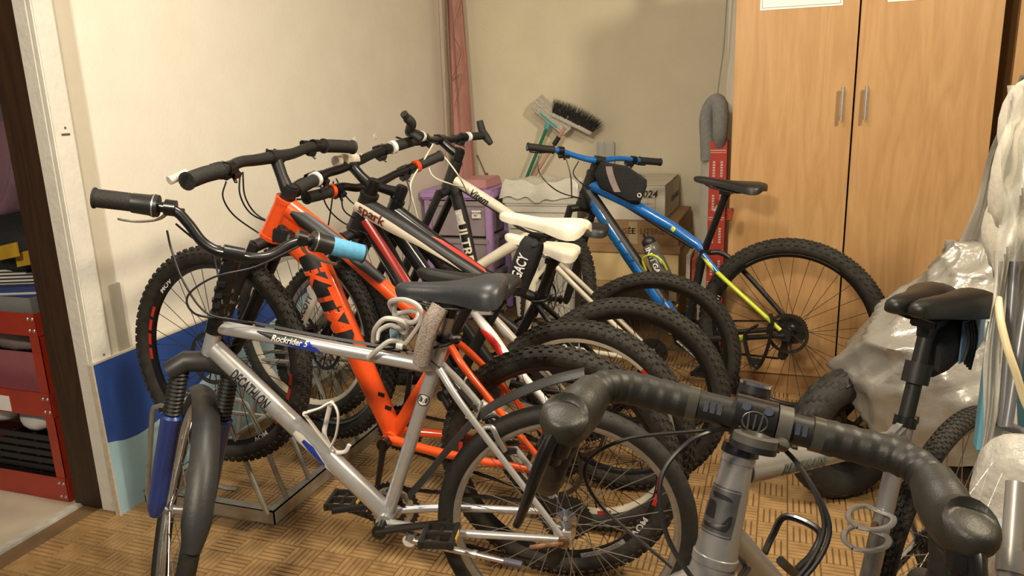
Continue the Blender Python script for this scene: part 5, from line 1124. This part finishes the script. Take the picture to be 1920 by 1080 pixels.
# out-front mount
mq=cl+B.a*.038; mc=cl+B.f*.064-B.ax*.016+B.a*.002
b=MB(); b.lathe([(.027,-.009),(.027,.009),(.020,.009),(.020,-.009)],mq,B.a,20,cl=True); b.tube(catmull([mq+B.f*.018-B.ax*.016,mq+B.f*.042-B.ax*.020,mc+B.a*.022],4),.009,10,flat=.8); b.lathe([(.028,-.006),(.028,.004),(.019,.006),(.0175,-.002),(.003,-.002)],mc,B.ax,26); b.box(mq-B.ax*.018,(.016,.014,.022),np.stack([B.a,B.f,B.ax],1)); B.part('computer_mount',b,mat('grey_mount',(.085,.08,.07),.4,.2,.1,50))
b=MB(); b.lathe([(.0285,-.014),(.0285,-.006),(.0,-.006)],mc,B.ax,26); B.part('mount_base',b,K['satin'])
# drop bar in steered frame
def bp(sg,x,fw,up): return cl+B.a*x*sg+B.f*fw+B.ax*up
tape=mat('bar_tape',(.013,.0125,.011),.5,0,.25,60,bump=.06,bscale=160); hood=mat('hood_rubber',(.022,.021,.017),.48,0,.1,60,bump=.1,bscale=300)
b=MB(); b.tube([bp(1,.095,0,0),bp(-1,.095,0,0)],[.0205,.0205],18); hbr=B.part('handlebar',b,K['satin'])
for sg in(1,-1):
    for x in (.046,.055,.064): b=MB(); b.box(bp(sg,x,.0202,.003),(.006,.002,.014),np.stack([B.a,B.f,B.ax],1)); B.part('grip_mark',b,mat('dark_blue_mark',(.05,.055,.08),.5),hbr)
    ctrl=[bp(sg,.085,0,0),bp(sg,.13,.002,0),bp(sg,.175,.01,0),bp(sg,.203,.030,-.006),bp(sg,.215,.060,-.022),bp(sg,.222,.090,-.045),bp(sg,.231,.100,-.085),bp(sg,.240,.082,-.125),bp(sg,.247,.04,-.150),bp(sg,.25,-.02,-.155)]
    sm=catmull(ctrl,10); rr=[]
    for i in range(len(sm)): ph=(i%5)/5; rr.append((.0226+.0018*ph) if i<45 else (.0185+.0015*ph))
    b=MB(); b.tube(sm,rr,16); B.part('bar_tape',b,tape,label='wrapped dark bar tape')
    b=MB(); b.tube([sm[0]-B.a*sg*.01,sm[0]+B.a*sg*.004],.0232,16); B.part('tape_end',b,mat('shiny_tape_end',(.05,.048,.04),.2),hbr)
    hp=[bp(sg,.213,.050,-.014),bp(sg,.219,.082,-.030),bp(sg,.224,.112,-.042),bp(sg,.227,.140,-.042),bp(sg,.228,.160,-.034),bp(sg,.228,.166,-.026)]
    b=MB(); b.tube(catmull(hp,6),list(np.interp(np.linspace(0,1,31),[0,.2,.45,.62,.8,.93,1],[.0255,.030,.029,.031,.030,.021,.005])),18,flat=1.12); hd=B.part('brake_hood',b,hood)
    b=MB(); b.tube(catmull([bp(sg,.228,.146,-.05),bp(sg,.232,.152,-.07),bp(sg,.236,.146,-.092)],5),[.022]*4+[.021]*4+[.015]*3,14); B.part('lever_body',b,K['black'],hd)
    b=MB(); b.tube(catmull([bp(sg,.230,.160,-.045),bp(sg,.240,.172,-.085),bp(sg,.248,.164,-.135),bp(sg,.255,.150,-.172),bp(sg,.258,.149,-.184)],6),[.014,.016,.017,.0175,.0175,.0175,.017,.0165,.016,.0155,.015,.014,.013,.0125,.012,.0115,.011,.0108,.0105,.0102,.01,.0098,.0096,.0094,.008],12,flat=.55,up=B.a); lv=B.part('lever_blade',b,K['black'],hd)
    A0=bp(sg,.243,.170,-.098); A1=bp(sg,.250,.162,-.143); 
    if sg<0: maptext('lettering','GRX',.013,planemap(A_(0,0,0)+ (A0+A1)/2+B.f*.0085,nrm(A0-A1),nrm(np.cross(B.f,nrm(A0-A1)))),mat('grey_lettering',(.25,.25,.25),.4),lv)
# cables
for o,k in((0,1),(.006,.94)):
    B.cable([bp(1,.03,-.0,-.018),bp(1,.075,.03,-.05),bp(1,.115*k,.05,-.11),bp(1,.085*k,.055,-.19),bp(1,.02,.03,-.235),HB+A_(-.05,.02+o,-.02)],.0032)
B.cable([bp(-1,.03,.0,-.02),bp(-1,.075,.04,-.045),bp(-1,.10,.055,-.10),bp(-1,.075,.06,-.17),bp(-1,.02,.07,-.22),bp(1,.03,.05,-.26)],.0034)
B.cable([bp(-1,.02,.0,-.02),bp(-1,.08,.03,-.035),bp(-1,.16,.05,-.065),bp(-1,.20,.05,-.11),bp(-1,.17,.04,-.16),bp(-1,.06,.05,-.21)],.0026)
# saddle, post, cage
SC=V(.222,.935)
N=SC+A_(.108,0,.066); T=SC+A_(-.132,0,.046)
u_=EZ
secs=[]
for sg in(-1,1):
    secs=[]
    for q,ww,hh,zt,yo in((0,.010,.012,-.008,.020),(.04,.019,.024,0,.021),(.15,.022,.030,.004,.022),(.35,.026,.034,.004,.024),(.55,.036,.038,.004,.030),(.75,.047,.042,.007,.036),(.9,.048,.042,.008,.036),(.97,.040,.034,.002,.032),(1.,.022,.02,-.008,.026)):
        o=N+(T-N)*q+EZ*zt+EY*yo*sg; ring=[o+EY*ww*math.copysign(abs(math.cos(t))**.8,math.cos(t))+EZ*(hh*(abs(math.sin(t))**.7-1) if math.sin(t)>=0 else -hh*(1+.25*abs(math.sin(t)))) for t in np.linspace(0,2*math.pi,19)[:-1]]; secs.append(ring)
    b=MB(); b.loft(secs); sdl=B.part('saddle_half',b,K['saddle_k'],ang=70)
b=MB()
for sg in(-1,1): b.tube(catmull([N+(T-N)*.1+EY*.018*sg-EZ*.03,N+(T-N)*.35+EY*.02*sg-EZ*.046,N+(T-N)*.65+EY*.02*sg-EZ*.046,N+(T-N)*.9+EY*.026*sg-EZ*.03],4),.0037,7)
B.part('rail',b,K['black'])
b=MB(); sdv=nrm(SC-ST); b.tube([ST-sdv*.08,SC-sdv*.01],.0142,18); po=B.part('seatpost',b,K['satin'])
b=MB(); b.tube([SC-sdv*.03,SC],[.016,.02],16); b.box(SC+EZ*.006,(.05,.05,.018)); B.part('seat_clamp',b,K['black'],po,bevel=.003)
b=MB(); b.tube([ST-sdv*.008,ST+sdv*.012],.0205,20); b.box(ST-EX*.022,(.016,.026,.014)); B.part('seat_collar',b,K['black'])
b=MB(); ca=BBp+(ST-BBp)*.36; cb=BBp+(ST-BBp)*.66; sd_=nrm(ST-BBp); fwd=nrm(np.cross(EY,sd_)); fwd=fwd if fwd[0]>0 else -fwd
b.tube([ca+fwd*.020,cb+fwd*.020],.009,10,flat=.5)
for c0,rr_ in((cb-sd_*.005,.036),(cb-sd_*.045,.037)):
    for sg in(-1,1): b.tube(catmull([c0+fwd*.022,c0+fwd*.026+EY*.028*sg,c0+fwd*.055+EY*.037*sg-sd_*.01,c0+fwd*.085+EY*.024*sg-sd_*.02,c0+fwd*.095-sd_*.025],5),.0062,8,flat=.6)
b.tube(catmull([ca+fwd*.022,ca+fwd*.06-sd_*.01,ca+fwd*.092+sd_*.0,ca+fwd*.094+sd_*.02],4),.0045,8); B.part('bottle_cage',b,K['silver2'])
b=MB(); q=cb-sd_*.03+fwd*.028; b.tube([q-fwd*.003,q+fwd*.004],.006,10); B.part('cage_bolt',b,K['rust'])
# second cage on the down tube (black)
da=HB+A_(-.01,0,.05)+(BBp-HB)*.34; dd=nrm(BBp-HB); nn=nrm(np.cross(dd,EY)); nn=nn if nn[2]>0 else -nn
b=MB()
for c0 in(da,): b.tube(catmull([da+nn*.028+EY*.03,da+nn*.062+EY*.036+dd*.01,da+nn*.10+EY*.03+dd*.01,da+nn*.10-EY*.03+dd*.01,da+nn*.062-EY*.036+dd*.01,da+nn*.028-EY*.03],6),.006,8)
b.tube([da+nn*.028,da+nn*.028+dd*.14],.008,8); B.part('bottle_cage',b,K['black'])
# saddle bag behind
bag=thing('saddle_bag','black saddle bag with blue lining strapped behind the foreground seatpost','bag',mt=B.root.matrix_world.copy())
b=MB(); secs=[]
for q,(x,z,ww,hh) in enumerate(((.0,-.075,.022,.035),(-.03,-.06,.032,.048),(-.075,-.045,.036,.052),(-.12,-.03,.034,.046),(-.155,-.015,.028,.036),(-.17,-.01,.02,.026))):
    o=SC+A_(x-.016,0,z); secs.append([o+EY*ww*math.copysign(abs(math.cos(t))**.7,math.cos(t))+EZ*hh*math.copysign(abs(math.sin(t))**.7,math.sin(t)) for t in np.linspace(0,2*math.pi,17)[:-1]])
b.loft(secs); obj('pouch',b,bkf,bag)
b=MB(); b.tube([SC-sdv*.115,SC-sdv*.075],.024,18); obj('post_strap',b,K['satin'],bag)
b=MB(); vs,fs=sheet(lambda u,v:SC+A_(-.06-.10*u,.036+.006*math.sin(u*3),.0-.085*v*(1-.3*u)),6,6); thick(b,vs,fs,.003,EY); obj('blue_flap',b,mat('steel_blue_fabric',(.10,.19,.32),.6,0,.1,40),bag)
for k in range(4): b=MB(); b.tube(catmull([SC+A_(-.05-.012*k,.046,.0),SC+A_(-.055-.012*k,.052,-.04),SC+A_(-.045-.012*k,.05,-.075-.008*k)],4),.003,6,flat=.6); obj('strap_tail',b,K['satin'],bag)
# ================================================================ BIKE RACK
gm=K['galv']; c0=onz(516,984,.03); XRr=c0[0]; Y0=c0[1]; XL=-2.06; Y1=3.35
rk=thing('bike_rack','low galvanised steel bike rack holding the front wheels by the pale wall','bike rack',((XRr+XL)/2,(Y0+Y1)/2,0))
def rc(name,mb,**k): return child(name,mb,gm,rk,**k)
for a,b_ in(((XRr-.004,Y0,.03),(XRr,Y1,.078)),((XL,Y0,.03),(XL+.004,Y1,.078)),((XL,Y0,.03),(XRr,Y0+.004,.078)),((XL,Y1-.004,.03),(XRr,Y1,.078))):
    b=MB(); b.bb(a,b_); rc('rail',b)
    a=list(a); 
for a,b_ in(((XRr-.03,Y0,.074),(XRr,Y1,.078)),((XL,Y0,.074),(XL+.03,Y1,.078)),((XL,Y0,.0735),(XRr,Y0+.03,.0775))): b=MB(); b.bb(a,b_); rc('rail_lip',b)
for x in(XRr-.03,XL+.02):
    for y in(Y0+.16,Y1-.2):
        b=MB(); b.box((x,y,.05),(.034,.05,.04)); b.tube([(x,y,.0),(x,y,.05)],.018,12); rc('foot',b)
b=MB(); q=onz(420,915,.0); b.tube(catmull([q+A_(-.05,0,.1),q+A_(-.04,0,.02),q+A_(0,0,.004),q+A_(.06,.0,.004)],4),.012,8,flat=.4); rc('anchor_lug',b)
base=[onz(519,966,.078)[1],onz(554,936,.078)[1],onz(604,902,.078)[1],onz(680,848,.078)[1],onz(711,829,.078)[1]]
ys=[base[0],base[1],base[2],base[3],base[4]]; y=base[4]
gaps=[.17,.10,.2,.1,.2,.1]
for g in gaps:
    y+=g
    if y<Y1-.03: ys.append(y)
for i,y in enumerate(ys):
    tall=i in(0,1,3,4,7,8); t1=ony(460,780,ys[0])
    zt=t1[2] if tall else t1[2]*.72; xr=XRr-.012
    xt=xr-(.11 if tall else .07); xl=XL+.03
    b=MB(); r=.03; b.tube([(xr,y,.075),(xt+.004,y,zt-r),(xt-.006,y,zt-.010),(xt-r,y,zt),(xl+.12,y,zt),(xl+.09,y,zt-.01),(xl+.08,y,zt-r),(xl,y,.075)],.0085,8); rc('hoop',b)
b=MB(); b.tube([(XRr-.13,Y0+.02,t1[2]-.09),(XRr-.13,Y1-.1,t1[2]-.09)],.0075,8); rc('cross_bar',b)
b=MB(); b.tube([(XL+.12,Y0+.02,t1[2]-.06),(XL+.12,Y1-.1,t1[2]-.06)],.0075,8); rc('cross_bar',b)
# ================================================================ COVERED SCOOTER
sc=thing('scooter','fat-tyred black scooter half hidden under a silver-grey cover','scooter',(.62,2.7,0))
wc_=A_(.245,2.63,.232); wa=nrm(A_(.62,-.78,.0))
T_=sc.matrix_world.translation; loc=lambda p:A_(*p)-A_(*T_)
f_=nrm(np.cross(wa,EZ)); mt=M4(np.stack([f_,wa,np.cross(f_,wa)],1),loc(wc_))
b=MB(); b.lathe([(.128,-.035),(.128,.035),(.112,.03),(.10,.02),(.10,-.02),(.112,-.03)],(0,0,0),EY,48,cl=True); wo=put('wheel',b.mesh('wheel',K['satin'],40),sc,mt)
put('tyre',tyre_mesh(.232,.058,'fat',K['rubber']),wo)
b=MB(); b.lathe([(.02,-.055),(.04,-.05),(.04,.05),(.02,.055)],(0,0,0),EY,20)
for k in range(5): t=k*2*math.pi/5; b.tube([(.03*math.cos(t),0,.03*math.sin(t)),(.11*math.cos(t),0,.11*math.sin(t))],.012,8,flat=.6)
obj('hub',b,K['satin'],wo)
def sp_(name,mb,m,**k): return child(name,mb,m,sc,**k)
b=MB(); b.tube(catmull([wc_+wa*.07,wc_+wa*.075+A_(.12,.02,.16),wc_+A_(.22,.06,.38)],5),.018,10); sp_('fork_leg',b,K['satin'])
b=MB(); b.tube(catmull([wc_-wa*.07,wc_-wa*.075+A_(.12,.02,.16),wc_+A_(.22,.06,.38)],5),.018,10); sp_('fork_leg',b,K['satin'])
b=MB(); b.tube([wc_+A_(-.02,-.02,.01)+wa*.07,wc_+A_(.35,.06,-.02)+wa*.07],.017,10,flat=.7); sp_('frame_bar',b,K['satin'])
b=MB(); b.loft([[(x,2.60-w_,z),(x,2.60+w_,z),(x,2.60+w_,z+h_),(x,2.60-w_,z+h_)] for x,w_,z,h_ in((.55,.08,.16,.05),(.8,.12,.14,.08),(1.05,.12,.15,.1),(1.25,.08,.2,.1))]); sp_('deck',b,K['satin'],bevel=.01)
f2=A_(1.2,2.66,.205); b=MB(); b.lathe([(.128,-.035),(.128,.035),(.10,.02),(.10,-.02)],(0,0,0),EY,40,cl=True); w2_=put('wheel',b.mesh('wheel',K['satin'],40),sc,M4(None,loc(f2))); put('tyre',tyre_mesh(.205,.052,'fat',K['rubber']),w2_)
b=MB(); secs=[]
for k in range(14):
    t=math.radians(70+95*k/13); o=A_(.222*math.cos(t),0,.222*math.sin(t)); n=nrm(o); secs.append([o+EY*.055*x-n*.02*x*x for x in np.linspace(-1,1,7)]+[o+EY*.055*x-n*(.02*x*x+.004) for x in np.linspace(1,-1,7)])
b.loft(secs); obj('mudguard',b,K['satin'],sc,mt=mt)
# cover
tarp=mat('silver_grey_tarpaulin',(.33,.315,.285),.28,.35,.1,7,bump=.3,bscale=26)
YT=2.66; sil=[(1800,455),(1765,500),(1722,545),(1668,572),(1622,622),(1580,688),(1598,722),(1632,764)]
pts=[ony(px,py,YT) for px,py in sil]; NN=110; g=np.random.default_rng(4); ph=g.random(12)*6.28
keys=[]
for i,p in enumerate(pts):
    xl=p[0]; hw=(1.35-xl)/2; keys.append((xl+hw,hw,(.05,.12,.17,.21,.24,.27,.27,.26)[i],p[2]))
secs=[]
for r in range(61):
    q=r/60*(len(keys)-1); i=min(int(q),len(keys)-2); w=q-i; cx,hw,dy,z=[keys[i][k]*(1-w)+keys[i+1][k]*w for k in range(4)]; ring=[]
    for k in range(NN):
        t=2*math.pi*k/NN; c_,s_=math.cos(t),math.sin(t)
        a=A_(c_,s_,z*3); cre=0
        for m_ in range(6):
            v=math.sin((3.1+m_*1.7)*c_+ (2.3+m_)*s_*(1 if m_%2 else -1)+z*(6+4*m_)*(1 if m_%3 else -1)+ph[m_]); cre+=(1-abs(v))**3*(.034/(1+.45*m_))
        low=max(0,(q-5)/2); zz=z-low*(.11*(1+c_)/2*0+.06*max(0,-s_)+.05*max(0,c_))+.02*low*math.sin(4*t+ph[7])
        d=nrm(A_(c_*.6,s_,0)); base=A_(cx-hw*math.copysign(abs(c_)**.8,c_),YT+.02+dy*math.copysign(abs(s_)**.8,s_),zz)
        ring.append(base+A_(-c_,s_,0)*cre*.8)
    secs.append(ring)
b=MB(); b.loft(secs,caps=False); b.f.append(tuple(range(NN))); b.m.append(0)
top('scooter_cover',b,tarp,'crumpled silver-grey cover draped over the scooter','cover',ang=75)
def hang(u,v):
    xl=1912-150*v**.95; px=xl+(1985-xl)*u; py=140+430*v; z=2.30+.10*v+.035*math.sin(u*11+v*1.5)+.02*math.sin(u*27-v*3)+.012*math.sin(v*17+u*9)
    return at(px+4*math.sin(v*14)*(1-u),py,z)
vs,fs=sheet(hang,60,50); b=MB(); thick(b,vs,fs,.0015,nrm(ray(1850,350)))
top('plastic_sheet',b,mat('smoky_plastic_sheet',(.40,.385,.35),.3,0,.12,12,bump=.5,bscale=18,alpha=.82),'tall smoky clear plastic sheet hanging behind the black split saddle','plastic sheet',ang=75)
# ================================================================ WRAPPED BUNDLE AT THE RIGHT EDGE
film=mat('clear_wrapping_film',(.80,.80,.74),.18,0,.05,12,bump=.7,bscale=16,alpha=.42); film2=mat('thick_clear_film',(.80,.78,.72),.2,0,.05,12,bump=.8,bscale=12,alpha=.72)
pad=mat('cream_wadding',(.64,.60,.50),.7,0,.06,10,bump=.5,bscale=26); tubem=mat('blue_grey_tube',(.20,.21,.23),.35,.5,.06,30); bluep=mat('light_blue_plastic',(.18,.48,.68),.4,0,.15,10)
wb=thing('wrapped_frame','folded metal frame wrapped in clear film at the right edge','frame',at(1890,1000,1.36)*A_(1,1,0))
def wbp(name,mb,m,**k): return child(name,mb,m,wb,**k)
def bar(px0,py0,z0_,px1,py1,z1_,r): b=MB(); b.tube([at(px0,py0,z0_),at(px1,py1,z1_)],r,12); return b
wbp('tube',bar(1896,440,1.40,1868,800,1.38,.0075),tubem); wbp('tube',bar(1912,380,1.34,1880,800,1.32,.0085),tubem); wbp('tube',bar(1938,480,1.30,1888,800,1.28,.0085),tubem)
wbp('tube',bar(1905,380,1.40,1960,380,1.34,.0085),tubem); wbp('tube',bar(1870,790,1.37,1960,830,1.27,.0085),tubem)
for k,(px,py,z,r3,sd) in enumerate(((1925,250,1.38,(.045,.05,.10),1),(1905,345,1.34,(.042,.05,.10),2),(1895,430,1.38,(.040,.06,.10),3),(1915,560,1.42,(.045,.05,.13),5))):
    b=MB(); b.sph((0,0,0),1,24); gg=np.random.default_rng(sd); K1=gg.normal(0,3.2,(6,3)); p6=gg.random(6)*6; o=at(px,py,z)
    b.v=[tuple(o+A_(*v)*(1+.16*sum(math.sin(K1[i]@A_(*v)+p6[i]) for i in range(6))/3)*A_(*r3)) for v in b.v]; wbp('padding',b,pad,ang=70)
b=MB(); o=at(1905,720,1.44); b.loft([[o+A_(x*.055,y*.02,z) for x,y in((-1,-1),(1,-1),(1,1),(-1,1))] for z in(-.14,-.05,.05,.12)]); wbp('blue_panel',b,bluep,bevel=.006)
def fs_(u,v):
    px=1862-28*v**1.2+ (62+8*v)*u; py=470+390*v; z=1.33-.03*math.sin(u*6+v*2)-.02*math.sin(u*15+v*3)+.05*u
    return at(px+5*math.sin(v*9+u*5),py,z)
vs,fs=sheet(fs_,20,28); b=MB(); thick(b,vs,fs,.0012,nrm(ray(1870,650))); wbp('film',b,film2,ang=70)
def fs2(u,v):
    px=1888+50*u; py=160+330*v; return at(px-18*v*(1-u)+4*math.sin(v*12),py,1.28-.03*math.sin(u*7+v*6)-.015*math.sin(v*21+u*3))
vs,fs=sheet(fs2,14,24); b=MB(); thick(b,vs,fs,.0012,nrm(ray(1900,300))); wbp('film',b,film,ang=70)
b=MB(); b.tube(catmull([at(1872,560,1.30),at(1876,600,1.27),at(1888,650,1.25),at(1905,700,1.24),at(1925,760,1.24),at(1960,820,1.24)],6),.0062,10); top('hose',b,mat('cream_hose',(.66,.56,.34),.4,0,.05,30),'cream plastic hose looped across the wrapped frame','hose')
# lower plastic bag with blue print and a grey post
b=MB(); b.sph((0,0,0),1,32); gg=np.random.default_rng(21); K1=gg.normal(0,3.5,(7,3)); p6=gg.random(7)*6; o=at(1925,960,1.22)
vv=[]
for v in b.v: v=A_(*v); n=sum(math.sin(K1[i]@v+p6[i]) for i in range(7))/7; q=v*(1+.22*n)*A_(.075,.09,.135); vv.append(tuple(o+q))
b.v=vv; t=thing('plastic_bag','clear crumpled plastic bag with a blue patch at the lower right edge','bag',o-A_(0,0,.14)); child('film',b,mat('crinkled_bag_film',(.78,.76,.70),.16,0,.05,12,bump=1.0,bscale=30,alpha=.5),t,ang=70)
b=MB(); b.sph(at(1885,1010,1.20),(.022,.03,.03),14); child('blue_patch',b,bluep,t)
b=MB(); b.sph(o+A_(.02,.03,-.02),(.035,.04,.07),16); child('padding',b,pad,t)
b=MB(); p=at(1906,905,1.10); q=at(1893,1085,1.06); d=nrm(q-p); e_=p+d*((p[2])/(-d[2])); b.tube([e_,p+d*.12,p+d*.1,p],[.016,.016,.0135,.0135],16); b.tube([p+d*.095,p+d*.125],.0185,16); top('grey_post',b,mat('grey_post_metal',(.33,.32,.30),.35,.5,.06,30),'grey metal post standing in front of the plastic bag','post')
